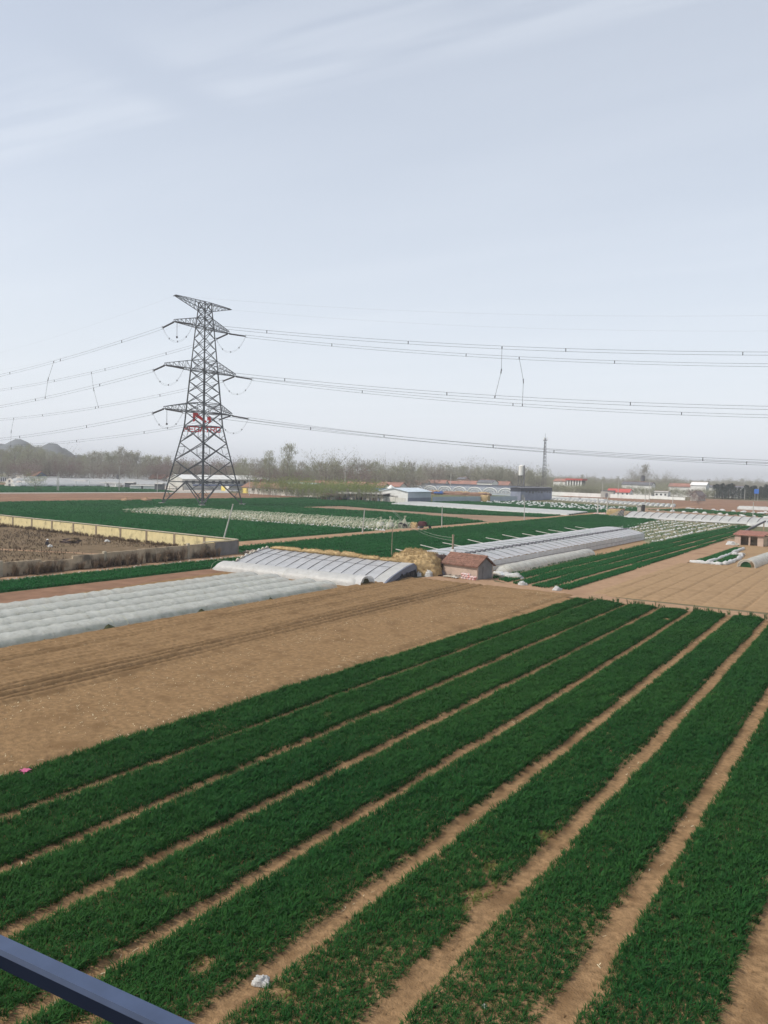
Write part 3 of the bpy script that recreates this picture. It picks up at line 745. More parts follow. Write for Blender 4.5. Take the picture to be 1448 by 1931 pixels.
# red sign fixed in the shaft between left and right legs: emblem above the name
sg = thing('lattice_sign', 'red MEGATRO lettering and emblem fixed inside the pylon waist', 'sign', (PX, PY, 0))
face = Matrix.Rotation(math.atan2(-PX, PY) * 1.0, 4, 'Z')     # sign plane square to the leg diagonal
ax = Vector((math.sqrt(.5), math.sqrt(.5), 0)); nrm = Vector((math.sqrt(.5), -math.sqrt(.5), 0))
def flat(pts2, name, m, thick=.12, off=0.):
    """pts2 in (u along the diagonal, z)"""
    n = len(pts2); mb = MB(); V = []
    for d in (off, off - thick):
        V += [ax * u + nrm * d + Vector((0, 0, z)) for u, z in pts2]
    mb.add(V, [tuple(range(n)), tuple(range(n, 2 * n))[::-1]] + [(i, n + i, n + (i + 1) % n, (i + 1) % n) for i in range(n)])
    return mb.build(name, m, sg)
GLY = {  # strokes on a 4x5 grid, drawn as heavy bars
    'M': [((0, 0), (0, 5)), ((0, 5), (2, 2)), ((2, 2), (4, 5)), ((4, 5), (4, 0))],
    'E': [((0, 0), (0, 5)), ((0, 5), (4, 5)), ((0, 2.5), (3.4, 2.5)), ((0, 0), (4, 0))],
    'G': [((4, 4.2), (3.2, 5)), ((3.2, 5), (0, 5)), ((0, 5), (0, 0)), ((0, 0), (4, 0)), ((4, 0), (4, 2.3)), ((4, 2.3), (2.2, 2.3))],
    'A': [((0, 0), (1.6, 5)), ((1.6, 5), (2.4, 5)), ((2.4, 5), (4, 0)), ((.7, 1.8), (3.3, 1.8))],
    'T': [((0, 5), (4, 5)), ((2, 5), (2, 0))],
    'R': [((0, 0), (0, 5)), ((0, 5), (3.4, 5)), ((3.4, 5), (4, 4.4)), ((4, 4.4), (4, 3)), ((4, 3), (3.4, 2.4)), ((3.4, 2.4), (0, 2.4)), ((2, 2.4), (4, 0))],
    'O': [((.4, 0), (3.6, 0)), ((3.6, 0), (4, .6)), ((4, .6), (4, 4.4)), ((4, 4.4), (3.6, 5)), ((3.6, 5), (.4, 5)), ((.4, 5), (0, 4.4)), ((0, 4.4), (0, .6)), ((0, .6), (.4, 0))]}
u0 = -6.45; cw = 1.30; lh = 1.55; zb = 24.8
for i, ch in enumerate('MEGATRO'):
    mb = MB()
    for (a, b_) in GLY[ch]:
        p = ax * (u0 + i * 1.78 + a[0] / 4 * cw) + Vector((0, 0, zb + a[1] / 5 * lh)); q = ax * (u0 + i * 1.78 + b_[0] / 4 * cw) + Vector((0, 0, zb + b_[1] / 5 * lh))
        dv = (q - p).normalized() * .16
        mb.beam(p - dv, q + dv, .12, .37, up=ax if abs((q - p).normalized().z) > .9 else (0, 0, 1))
    mb.build('letter', M['sign_red'], sg)
flat([(-3.55, 28.1), (-2.85, 28.3), (-2.75, 30.0), (.55, 27.75), (1.15, 28.25), (-1.6, 30.55), (-2.0, 31.2), (-3.6, 31.1)], 'emblem_stroke', M['sign_red'])
flat([(1.15, 29.9), (2.35, 30.15), (2.55, 28.6), (2.0, 27.9), (1.55, 27.8), (1.75, 28.8), (1.2, 28.7)], 'emblem_stroke', M['sign_red'])
for zz_ in (24.7, 26.75, 31.3): MB().beam(ax * -6.3 + Vector((0, 0, zz_)) - nrm * .25, ax * 6.3 + Vector((0, 0, zz_)) - nrm * .25, .06).build('mounting_rail', M['steel'], sg)

# ------------------------------------------------------------------ conductors
def sagpt(p0, dd, s_, sag=None):
    L, sg_ = SPAN[dd]; sg_ = sag or sg_
    p = p0 + DIR[dd] * s_; p = p.copy(); p.z -= 4 * sg_ * s_ * (L - s_) / L ** 2
    return p
NAMES = {1: 'upper', 2: 'middle', 3: 'lower'}
for (s, lvl, dd), e in WIRES.items():
    w = MB(); L = SPAN[dd][0]
    for oy, oz in quad_off():
        w.tube([sagpt(e, dd, L * q / 60) + Vector((0, oy, oz)) for q in range(61)], .045, 4)
    lab = '%s twin conductor running %s from the %s crossarm of the pylon' % (NAMES[lvl], 'right across the sky' if dd == 1 else 'left toward the hills', 'nearer left' if s == -1 else 'farther right')
    wo = thing('conductor_bundle', lab, 'power line', e, 0, 'twin conductors of the power line')
    w.v = [tuple(Vector(p) - e) for p in w.v]
    w.build('conductor', M['conductor'], wo)
    s_ = 17. + 9 * lvl + (6 if s == 1 else 0)
    while s_ < L - 10:
        p = sagpt(e, dd, s_) - e
        c = MB(); c.box(p.x - .10, p.x + .10, p.y - .08, p.y + .08, p.z - .48, p.z + .48); c.build('bundle_spacer', M['steel'], wo)
        s_ += 41 + 5 * lvl
for s, L in ((-1, 13.2), (1, 11.8)):
    for dd in (1, -1):
        e = Vector((PX, PY + s * L, 68.2))
        w = MB().tube([sagpt(e, dd, 400 * q / 50, 12.6 if dd == 1 else 8) - e for q in range(51)], .013, 4)
        o = w.build('earth_wire', M['steel_light'], None, e)
        tag(o, 'thin earth wire running %s from the %s tip of the top arm' % ('right' if dd == 1 else 'left', 'nearer left' if s == -1 else 'farther right'), 'power line', 'earth wires')
def phase_rod(k0, k1, s_, label):
    a = sagpt(WIRES[k0], k0[2], s_); b_ = sagpt(WIRES[k1], k1[2], s_)
    m = a.lerp(b_, .5) + Vector((0.9 * (1 if k0[2] == 1 else -1), 0, .3))
    o = thing('phase_spacer', label, 'insulator', a, 0, 'rod insulators between phases')
    z0 = Vector((0, 0, 0)); m = m - a; e = b_ - a
    MB().tube([z0, m], .055, 5).build('rod', M['insulator'], o); MB().tube([m, e], .055, 5).build('rod', M['insulator'], o)
    c = MB()
    for p in (z0, m.lerp(z0, .04), m.lerp(e, .06), e): c.tube([p + Vector((0, 0, -.3)), p + Vector((0, 0, .3))], .16, 6)
    c.build('clamp', M['insulator'], o)
phase_rod((-1, 1, 1), (-1, 2, 1), 100.0, 'longer leaning rod between upper and middle wires right of the pylon')
phase_rod((1, 1, 1), (1, 2, 1), 95.0, 'fainter upright rod between upper and middle wires right of the pylon')
phase_rod((-1, 1, -1), (-1, 2, -1), 77.5, 'rod between upper and middle near wires left of the pylon, leaning left')
phase_rod((1, 1, -1), (1, 2, -1), 89.5, 'rod between upper and middle far wires left of the pylon, nearest the pylon')
phase_rod((1, 2, -1), (1, 3, -1), 175.0, 'rod between middle and lower wires above the hills')

# ================================================================== VIADUCT EDGE
vd = thing('viaduct_railing', 'blue painted steel handrail crossing the lower left corner close by', 'railing', (0, 1.590, 9.4), R(4.6))
b = MB(); b.beam((-30, 0.0, 1.090), (30, .0, 1.090), .050, .020); b.build('rail_cap', M['rail_paint'], vd)
b = MB(); b.box(-30, 30, -.0245, .0245, 1.038, 1.0798); b.build('rail_side', mat('rail_side_shade', (.010, .014, .026), .9, .1, 4, spec=.02), vd)  # dark navy paints in the train's shade on this side
for x_ in (-24.6, -19.6, -14.6, -9.6, -4.6, .4, 5.4, 10.4, 15.4):
    MB().box(x_ - .03, x_ + .03, -.012, .018, -.5, 1.0375).build('post', M['rail_paint'], vd)
dk = thing('viaduct_deck', 'concrete viaduct deck under the railing', 'viaduct', (0, 0, 0))
MB().box(-60, 60, -8, 1.30, 8.6, 9.4).build('deck_slab', M['concrete'], dk)
for x_ in (-36, -12, 12, 36):
    MB().tube([(x_, -3, -.2), (x_, -3, 8.7)], 1.1, 14).build('pier', M['concrete'], dk)

# ================================================================== TUNNELS AND GREENHOUSES
def tunnel_film(L, w, h, seed, hoop=1.25, sag=.10, wob=.06, ends=True, n=13, taper0=0.6, taper1=.6):
    """arched film along +Y from 0 to L, sagging between hoops"""
    ys = np.arange(0, L + .001, .25); P = np.zeros((len(ys), n, 3))
    for i, y in enumerate(ys):
        ph = (y % hoop) / hoop; dip = sag * math.sin(math.pi * ph) * float(.5 + vnoise(y * .7, seed, seed))
        e = min(1, .25 + y / taper0, .25 + (L - y) / taper1) if ends else 1
        ox = wob * float(fnoise(y * .35, seed * 3., seed) - .5) * 4
        for k in range(n):
            a = math.pi * k / (n - 1)
            cx = math.cos(a); sz = math.sin(a) ** .85
            r = 1 - dip * sz * .8 + .09 * (float(fnoise(y * 1.9, k * 1.1, seed + 5)) - .5)
            P[i, k] = (ox + cx * w / 2 * (.85 + .15 * r) * (.6 + .4 * e), y, max(0, h * sz * r * e))
    return MB().grid(P)
def hoops(L, w, h, step, m_r=.016):
    b = MB(); y = .2
    while y < L:
        b.tube([(math.cos(math.pi * k / 10) * w / 2 * .985, y, h * .985 * math.sin(math.pi * k / 10) ** .85) for k in range(11)], m_r, 4, False); y += step
    return b
TUN = [(-60.5, 66.4), (-57.7, 66.9), (-54.8, 65.0), (-52.2, 66.2), (-49.65, 66.2)]
WORD = ['farthest back', 'second from the back', 'middle', 'second nearest', 'nearest']
for i, (tx, ty) in enumerate(TUN):
    y0 = 8.0; L = ty - y0
    t = thing('plastic_tunnel', 'low grey-white plastic tunnel, %s of five lying side by side' % WORD[i], 'tunnel', (tx, y0, .02), 0, 'five low plastic tunnels beside the ploughed strip')
    tunnel_film(L, 2.42, .84, 11 + i, sag=.08, wob=.08).build('film', M['film'], t, smooth=True)
    o = hoops(L, 2.36, .81, 1.25).build('hoop_frame', M['bamboo'], t); o['kind'] = 'stuff'
    b = MB(); b.box(-.95, .95, .8, L - .8, .0, .10); b.build('planted_bed', M['green_base'], t)
    if i == 4:
        for yy_, s_ in ((28.6, 1.1), (37.6, 1.0), (46.8, .9), (55.4, .75), (59.7, .6)):
            f = MB(); f.add([(1.1, -1.0, 0), (1.95, 0, 0), (1.1, 1.0, 0), (1.12, .05, .50), (1.55, .3, .12), (1.5, -.3, .12)], [(0, 1, 5), (0, 5, 3), (5, 1, 4), (5, 4, 3), (4, 1, 2), (4, 2, 3)])
            f.v = [(x * (1 if x < 1.2 else 1), y * s_ + yy_ - y0, z * s_) for x, y, z in f.v]
            f.build('vent_flap', mat('vent_dark', (.06, .065, .03), .95, .4, 2), t)
# earth along the base of the nearest tunnel
b = MB(); P = []
for y in np.arange(10, 69, .5):
    P.append([(-48.62 + .1 * float(vnoise(y, 1, 3)), y, .02), (-48.25, y, .12 + .1 * float(vnoise(y, 4, 3))), (-47.85 + .15 * float(vnoise(y * .7, 2, 3)), y, .0)])
structure(b.grid(np.array(P)).build('earth_bank', M['soil_tan'], smooth=True), 'low pale earth bank along the nearest tunnel')

t = thing('plastic_tunnel', 'milky white tunnel lying crosswise in front of the glazed greenhouse', 'tunnel', (-69.6, 69.9, .02), -math.pi / 2)
t.rotation_euler = (0, 0, -math.pi / 2)
tunnel_film(21.6, 3.0, 1.05, 23, hoop=1.6, sag=.05, taper0=1.2, taper1=.5).build('film', M['film_white'], t, smooth=True)
o = hoops(21.4, 2.9, 1.02, 1.6).build('hoop_frame', M['bamboo'], t); o['kind'] = 'stuff'
b = MB(); b.add([(-.95, 21.75, .0), (-.35, 21.75, .72), (.25, 21.75, .78), (.75, 21.75, 0)], [(0, 1, 2, 3)]); b.build('end_opening', mat('opening_dark', (.05, .05, .025), .9, .3, 2), t)
tunnel_film(1.1, 2.7, 1.15, 5, ends=False, sag=.1).build('end_flap', M['bag'], t, (0, 21.0, 0), smooth=True)

# ---- glazed lean-to greenhouse with straw mats on its ridge
gh = thing('lean_to_greenhouse', 'low curved greenhouse of grey film panels with straw mats rolled on its ridge', 'greenhouse', (-58.5, 72.2, 0), R(-4))
def gh_prof(u):  # u 0 front foot .. 1 ridge ; returns (y,z)
    return 8.3 * u, 0.12 + 1.48 * (.55 * math.sin(min(1, u * 1.0) * math.pi / 2) ** .8 + .45 * u ** .8)
HX = 11.9
rows_ = 14; n = 15
for i in range(13):
    x0 = -HX + i * (2 * HX - 1.6) / 13; x1 = x0 + (2 * HX - 1.6) / 13
    P = []
    for r_ in range(rows_ + 1):
        u = r_ / rows_; y, z = gh_prof(u); row = []
        for c in range(5):
            q = c / 4; sag_ = .07 * math.sin(math.pi * q) * (1 if u > .05 else .2) + .05 * (float(vnoise(x0 * 3 + q * 4, u * 9, 6)) - .5)
            if u < .28: sag_ += .16 * (float(vnoise(x0 * 5 + q * 6, u * 22, 8)) - .5) * (1 - u / .28)
            row.append((x0 + (x1 - x0) * q, y + (.35 * (float(vnoise(x0 * 2 + q * 3, 3, 2)) - .5) if u < .15 else 0), z - sag_))
        P.append(row)
    MB().grid(np.array(P)).build('film_panel', M['film_grey'], gh, smooth=True)
for i in range(14):
    x0 = -HX + i * (2 * HX - 1.6) / 13
    b = MB(); b.tube([(x0, gh_prof(r_ / 10)[0], gh_prof(r_ / 10)[1] + .03) for r_ in range(1, 11)], .035, 4); b.build('rafter', M['slate'], gh)
b = MB(); b.tube([(-HX + .1, gh_prof(.62)[0], gh_prof(.62)[1] + .05), (HX - 1.7, gh_prof(.62)[0], gh_prof(.62)[1] + .04)], .022, 4); b.build('purlin', M['slate'], gh)
# pale solid bay and end walls
P = [[(HX - 1.6 + 1.6 * c / 3, gh_prof(r_ / 10)[0], gh_prof(r_ / 10)[1] + .03 * math.sin(c * 2.1 + r_)) for c in range(4)] for r_ in range(11)]
MB().grid(np.array(P)).build('end_panel', M['film_white'], gh, smooth=True)
def end_wall(x, m, nm):
    prof = [gh_prof(r_ / 10) for r_ in range(11)]; poly = [(0, 0)] + prof + [(9.2, 1.2), (9.2, 0)]
    MB().extr_x(poly, x, x + .18).build(nm, m, gh)
end_wall(HX + .02, M['grey_sheet_dark'], 'end_wall'); end_wall(-HX - .22, M['plaster_grey_shade'], 'end_wall')
b = MB(); b.box(-HX, HX, 8.25, 9.0, 0, 1.5); b.build('back_wall', M['old_wall'], gh)
for k in range(9):   # white sandbags along the west edge
    u = .05 + k * .115; y, z = gh_prof(u)
    b = MB(); b.tube([(-HX - .12, y - .35, z - .02), (-HX - .12, y, z + .13), (-HX - .12, y + .35, z + .10)], [.10, .21, .12], 7); b.build('sandbag', M['sack_tan'] if k % 3 else M['bag'], gh, smooth=True)
b = MB(); P = [[(HX + .25 + .08 * math.sin(k * 1.7), .2 + k * .45, .05 + .55 * abs(math.sin(k * .55 + .4)) * (k / 18)), (HX + .55, .2 + k * .45, .0)] for k in range(18)]
for k, y_ in enumerate((4.6, 6.1, 7.3, 8.5)):
    b = MB().tube([(HX + .28, y_ - .42, 0), (HX + .28, y_ - .3, .5), (HX + .28, y_, .72), (HX + .28, y_ + .3, .5), (HX + .28, y_ + .42, 0)], .10, 6); b.build('black_tyre' if False else 'black_liner', M['black'], gh, smooth=True)
b = MB(); b.add([(HX + .23, 1.2, .02), (HX + .5, 1.5, .02), (HX + .4, 8.6, .02), (HX + .23, 8.8, .85), (HX + .23, 5, .6)], [(0, 1, 4), (1, 2, 3, 4)]); b.build('end_skirt', M['black'], gh)
# straw mats
def lump(L, r, seed, m, flat_=.75):
    """irregular roll along X"""
    n = 10; P = []
    k = max(6, int(L / .25))
    for i in range(k + 1):
        u = i / k; e = min(1, .35 + 6 * u, .35 + 6 * (1 - u)); rr = r * e * (.82 + .4 * float(vnoise(u * L * 1.1, seed, seed)))
        P.append([(L * (u - .5), math.cos(2 * math.pi * j / n) * rr * (1 + .12 * float(vnoise(j, u * 9, seed))), rr * flat_ + math.sin(2 * math.pi * j / n) * rr * flat_ * (1 + .15 * float(vnoise(j * 2, u * 11, seed)))) for j in range(n + 1)])
    return MB().grid(np.array(P))
STRAWS = src_coll('straw_sources', [tuft(80 + i, 8, .32, .22, .022, M['straw'], 'straw_tuft') for i in range(3)])
def straw_fuzz(o, n, amount=.7):
    me = o.data; me.calc_loop_triangles()
    tri = np.array([t_.vertices[:] for t_ in me.loop_triangles]); co = np.array([v.co[:] for v in me.vertices])
    a, b_, c = co[tri[:, 0]], co[tri[:, 1]], co[tri[:, 2]]; ar = np.linalg.norm(np.cross(b_ - a, c - a), axis=1)
    i = rng.choice(len(tri), n, p=ar / ar.sum()); u = rng.uniform(0, 1, (n, 2)); f = u.sum(1) > 1; u[f] = 1 - u[f]
    P = a[i] + (b_[i] - a[i]) * u[:, :1] + (c[i] - a[i]) * u[:, 1:]
    s = scatter('straw_ends', P, scl(n, amount, amount * .7, .4), STRAWS, 'loose straw ends', None, tilt=.9, parent=o)
    return s
ghm = Matrix.Translation(gh.location) @ Matrix.Rotation(R(-4), 4, 'Z')
SEG = [(-8.6, 5.6, .36), (-3.8, 3.9, .45), (-.6, 2.7, .42), (2.4, 3.2, .44), (5.5, 3.1, .36), (8.3, 2.6, .34)]
ORD = ['leftmost', 'second from left', 'third from left', 'third from right', 'second from right', 'rightmost']
for i, (x_, L, r_) in enumerate(SEG):
    o = lump(L + .25, r_, 31 + i, M['straw'], .62).build('straw_mat_roll', M['straw'], None, ghm @ Vector((x_ - 2.0, 8.35 + .12 * (i % 2), 1.5)), smooth=True)
    o.rotation_euler = (0, 0, R(-4))
    tag(o, 'rolled tan straw mat on the greenhouse ridge, %s of six' % ORD[i], 'straw mat', 'rolled straw mats')
    straw_fuzz(o, 220)

for ch in gh.children:   # the bays stand askew: each row further back is set further left
    for v in ch.data.vertices: v.co.x -= .24 * v.co.y
# ---- straw stack
def blob(rx, ry, rz, seed, amp=.25, freq=1.2, pw=.6, nu=28, nv=14):
    P = []
    for i in range(nv + 1):
        th = (math.pi / 2) * i / nv; row = []
        for j in range(nu + 1):
            ph = 2 * math.pi * j / nu
            def sp(c): return math.copysign(abs(c) ** pw, c)
            x = sp(math.cos(ph)) * math.cos(th) ** pw; y = sp(math.sin(ph)) * math.cos(th) ** pw; z = math.sin(th) ** pw
            nn = 1 + amp * (float(fnoise(x * freq * 2 + 5, y * freq * 2 + z * 3, seed)) - .5) * 2 * (.4 + .6 * z)
            row.append((x * rx * nn, y * ry * nn, z * rz * nn))
        P.append(row)
    return MB().grid(np.array(P))
st = thing('straw_stack', 'big rounded stack of golden straw between greenhouse and tiled hut', 'straw stack', (-49.5, 83.3, 0), R(20))
o = blob(3.1, 2.3, 2.55, 3, .22).build('straw_heap', M['straw'], st, smooth=True); straw_fuzz(o, 1500, 1.0)
o = blob(1.9, 1.6, 1.55, 8, .3).build('straw_heap', M['straw'], st, (-2.6, .6, 0), smooth=True); straw_fuzz(o, 500, .9)
o = blob(2.2, 1.7, 1.9, 12, .3).build('straw_heap', M['straw'], st, (1.1, -1.2, 0), smooth=True); straw_fuzz(o, 600, .9)
blob(1.3, 1.8, 2.2, 5, .25).build('tarpaulin', M['dark_brown'], st, (2.55, .9, 0), smooth=True)  # dark lump added for the stack's shaded right end
for k, (a, b_, s_) in enumerate(((1.9, -2.7, .55), (3.2, -1.0, .45), (.7, -2.9, .4), (3.9, .6, .5))):
    o = blob(s_, s_ * .8, s_ * 1.25, 40 + k, .5, 2.0, .8, 14, 7).build('plastic_sack', M['bag'] if k % 2 == 0 else M['grey_sheet_dark'], None, st.matrix_basis @ Vector((a, b_, 0)), smooth=True)
    tag(o, ['white plastic sack leaning on the straw stack', 'dark sack against the shaded end of the straw stack', 'larger crumpled white sack at the front of the straw stack', 'dark grey sack between straw stack and hut'][k], 'sack', 'sacks by the straw stack')

# ---- tiled brick hut
hut = thing('tiled_hut', 'small plastered hut with red tiled gable roof beside the dirt path', 'hut', (-43.1, 84.3, 0), R(-13))
HW, HD, HE, HR = 2.6, 1.45, 1.65, 2.6
MB().box(-HW, HW, -HD, -HD + .2, 0, HE).build('front_wall', M['plaster'], hut)
MB().box(-HW, HW, HD - .2, HD, 0, HE).build('back_wall', M['plaster'], hut)
for x0, x1, m in ((-HW + .002, -HW + .2, M['plaster']), (HW - .2, HW + .002, M['plaster_grey_shade'])):  # right gable is painted darker as the shaded end
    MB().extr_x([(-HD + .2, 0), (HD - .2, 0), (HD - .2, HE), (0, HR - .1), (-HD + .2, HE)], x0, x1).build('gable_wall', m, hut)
MB().box(-HW - .02, HW + .02, -HD - .05, -HD - .002, .0, .32).build('plinth', M['rubble'], hut)
def slope(u, side): return side * (HD + .28) * (1 - u), HE - .18 + (HR + .05 - HE + .18) * u
rf = MB().extr_x([(-(HD + .25), HE - .2), (0, HR - .02), (HD + .25, HE - .2), (HD + .25, HE - .14), (0, HR + .03), (-(HD + .25), HE - .14)], -HW - .22, HW + .22).build('roof', M['tile'], hut)
tile_me = None
tiles = []
for side in (-1, 1):
    for r_ in range(6):
        for c in range(20):
            u0, u1 = r_ / 6, (r_ + 1.12) / 6
            x0 = -HW - .25 + c * (2 * HW + .5) / 20; x1 = x0 + (2 * HW + .5) / 20 - .02
            y0, z0 = slope(u0, side); y1, z1 = slope(min(u1, 1), side)
            j = .025 * random.random(); lift = .075
            b = MB(); n_ = 4; V = []
            for q in range(n_ + 1):
                a = math.pi * q / n_; xx_ = x0 + (x1 - x0) * q / n_; hh = .05 * math.sin(a)
                V.append((xx_, y0, z0 + lift + .02 + j + hh)); V.append((xx_, y1, z1 + lift - .01 + hh))
            b.add(V, [(2 * q, 2 * q + 2, 2 * q + 3, 2 * q + 1) for q in range(n_)])
            b.add([(x0, y0, z0 + lift + .02 + j), (x1, y0, z0 + lift + .02 + j), (x1, y0, z0 + lift - .03), (x0, y0, z0 + lift - .03)], [(0, 1, 2, 3)])
            b.build('roof_tile', M['tile'], rf)
for c in range(13):
    x0 = -HW - .25 + c * (2 * HW + .5) / 13
    MB().tube([(x0, 0, HR + .08), (x0 + .44, 0, HR + .10)], [.13, .11], 8).build('ridge_tile', M['tile'], rf)
MB().box(HW + .01, HW + .06, -.45, .4, 0, 1.55).build('door', M['plaster_grey_shade'], hut)
o = blob(.35, .3, .45, 9, .4, 2, .8, 12, 6).build('plastic_sack', M['bag'], None, hut.matrix_basis @ Vector((-2.6, .2, HR)), smooth=True); tag(o, 'white plastic bundle sitting on the hut roof end', 'sack')
# pink-white sacks piled at the corner
ps = thing('sack_pile', 'pile of pink and white sacks against the hut front corner', 'sacks', hut.matrix_basis @ Vector((1.7, -1.95, 0)), R(-13))
for k in range(13):
    r_ = k // 5; c = k % 5
    b = MB(); b.tube([(-.95 + c * .42 + .12 * (r_ % 2), -.16, .13 + .23 * r_), (-.75 + c * .42 + .12 * (r_ % 2), 0, .15 + .23 * r_), (-.55 + c * .42 + .12 * (r_ % 2), .1, .13 + .23 * r_)], [.10, .17, .11], 7)
    b.build('sack', M['sack_pink'], ps, smooth=True)
for k, (a, b_, w_, d_, an) in enumerate(((-.9, -2.3, 1.4, .7, 10), (.2, -2.45, .9, .5, -12), (-2.0, -2.4, 1.0, .5, 25))):
    bo = MB(); bo.grid(np.array([[(w_ * (i / 5 - .5), d_ * (j / 3 - .5), .10 + .10 * float(vnoise(i * 1.7 + k * 9, j * 1.9, 4))) for j in range(4)] for i in range(6)]))
    o = bo.build('loose_sheet', [M['sack_tan'], M['concrete'], M['dark_brown']][k], None, hut.matrix_basis @ Vector((a, b_, 0))); o.rotation_euler = (0, 0, R(an))
    so = o.modifiers.new('thick', 'SOLIDIFY'); so.thickness = .06
    tag(o, ['tan sheet of scrap lying before the hut', 'grey scrap board lying beside the pink sacks', 'dark scrap sheet lying left of the hut front'][k], 'scrap', 'scrap before the hut')
sp_ = thing('tarpaulin_heap', 'heap of crumpled tan tarpaulins right of the hut', 'tarpaulin', (-39.9, 87.0, 0))
for k in range(7):
    blob(.9 + .3 * (k % 3), .6, .45 + .15 * (k % 2), 60 + k, .6, 2.2, .8, 16, 7).build('tarpaulin_fold', [M['sack_tan'], M['bag'], M['sack_tan'], M['grey_sheet']][k % 4], sp_, (-.9 + .42 * k, .3 * math.sin(k * 2), 0), smooth=True)

# ---- long film greenhouse with vents
lg = thing('long_greenhouse', 'long low greenhouse of grey film strips with a row of dark vents', 'greenhouse', (-43.7, 86.5, 0))
GL = 75.5
def lg_prof(x, z0=1.28): return z0 + .92 * math.sin(min(1, max(0, -x / 6.2)) * math.pi / 2) if x > -6.2 else 2.2 - .75 * ((-x - 6.2) / 4.6) ** 2
XS = [0, -.5, -1.2, -2, -3, -4, -5, -6.2, -7.4, -8.6, -9.8, -10.8]
ns = 52; sw = GL / ns
for i in range(ns):
    y0 = i * sw; P = []
    for q in range(4):
        y = y0 + (sw - .05) * q / 3; tip = .05 * math.sin(math.pi * q / 3)
        if q == 0: tip = -.02
        P.append([(x, y, lg_prof(x) + tip + .04 * (float(vnoise(i * 3.3 + q, x * 2, 5)) - .5) + (.05 if i % 2 else 0)) for x in XS])
    MB().grid(np.array(P)).build('film_strip', M['film_grey'], lg, smooth=True)
P = [[(.03 + .05 * (float(vnoise(y * 1.4, z * 3, 4)) - .5), y, z) for z in (0, .25, .5, .8, 1.05, 1.27)] for y in np.arange(0, GL + .1, .4)]
MB().grid(np.array(P)).build('side_film', M['film_grey'], lg, smooth=True)
b = MB(); b.tube([(.09, y, .62 + .05 * math.sin(y * .3)) for y in np.arange(0, GL, 2.5)], .025, 4); b.build('side_rope', M['slate'], lg)
for i in range(0, ns):
    y = i * sw + .45
    MB().add([(-3.55, y, lg_prof(-3.55) + .20), (-3.0, y, lg_prof(-3.0) + .20), (-3.0, y + .75, lg_prof(-3.0) + .21), (-3.55, y + .75, lg_prof(-3.55) + .21), (-3.55, y, lg_prof(-3.55) + .05), (-3.0, y, lg_prof(-3.0) + .05), (-3.0, y + .75, lg_prof(-3.0) + .05), (-3.55, y + .75, lg_prof(-3.55) + .05)], [(0, 1, 2, 3), (4, 5, 1, 0), (5, 6, 2, 1), (6, 7, 3, 2), (7, 4, 0, 3)]).build('roof_vent', M['slate'], lg)
for yy_, nm in ((-.12, 'end_wall'), (GL + .02, 'end_wall')):
    MB().extr_y([(.02, 0), (.02, 1.22)] + [(x, lg_prof(x) - .05) for x in XS[1:]] + [(-10.8, 0)], yy_, yy_ + .1).build(nm, M['film_grey'], lg)
for k in range(5):
    x_ = -1.2 - 2.1 * k; b = MB().beam((x_, -.2, 0), (x_, -.2, lg_prof(x_)), .09); b.build('end_post', M['concrete_pole'], lg)
b = MB().beam((-10.5, -.25, 1.0), (0, -.25, 1.0), .07); b.build('end_rail', M['steel_light'], lg)
for k in range(11):
    y = 2 + k * 6.9; b = MB().beam((-9.2, y, 1.75), (-12.6 - (k % 3) * .3, y + .6, 2.05 + .12 * (k % 2)), .10); b.build('roof_pole', M['concrete_pole'], lg)
t = thing('plastic_tunnel', 'single milky plastic tunnel leaning along the side of the long greenhouse', 'tunnel', (-41.35, 89.3, .02))
tunnel_film(33, 2.3, 1.05, 41, hoop=1.5, sag=.10, wob=.08, taper0=2.5).build('film', M['film'], t, smooth=True)
o = hoops(32.5, 2.22, 1.0, 1.5).build('hoop_frame', M['bamboo'], t); o['kind'] = 'stuff'

# ---- white bags at the path
def crumple(s, seed): return blob(s, s * .7, s * .75, seed, .8, 2.4, .85, 18, 9)
for (x_, y_, s_, lab) in ((-35.2, 82.0, .45, 'crumpled white bag at the end of the left crop bed'), (-30.7, 80.7, .45, 'crumpled white bag at the end of the right crop bed'),
                          (-12.1, 13.7, .20, 'crumpled white plastic bag lying on a footpath in the foreground')):
    g = thing('plastic_bag', lab, 'bag', (x_, y_, .06), random.uniform(0, 3))
    crumple(s_, int(x_ * 7) % 90).build('bag_body', M['bag'], g, smooth=True)
    crumple(s_ * .6, int(x_ * 5) % 70).build('bag_fold', M['bag'], g, (s_ * .8, -s_ * .3, 0), smooth=True)
g = thing('plastic_bag', 'scrap of white film lying at the bottom edge right of centre', 'bag', (-7.4, 15.9, .08))
crumple(.09, 3).build('bag_body', M['bag'], g, smooth=True)
pk = thing('pink_cloth', 'faded pink cloth caught at the corner of the crop on the left', 'cloth', (-27.95, 17.9, .10), .4)
b = MB().grid(np.array([[(.34 * (i / 6 - .5), .34 * (j / 6 - .5), .12 + .10 * float(vnoise(i * .9, j * .9, 5))) for j in range(7)] for i in range(7)])); o = b.build('cloth_sheet', M['pink_cloth'], pk, smooth=True)
b = MB()
for a in range(5):
    an = a * 1.257; b.add([(.1 * math.cos(an - .5), .1 * math.sin(an - .5), .15), (.1 * math.cos(an + .5), .1 * math.sin(an + .5), .15), (.30 * math.cos(an), .30 * math.sin(an), .08)], [(0, 1, 2)])
b.build('cloth_corner', M['pink_cloth'], pk)

# ================================================================== WALLED YARD
yw = thing('yellow_wall', 'long low yellow plastered wall with brown pilasters behind the weedy yard', 'wall', (-80.2, 84.6, 0), math.atan2(6.6, -75))
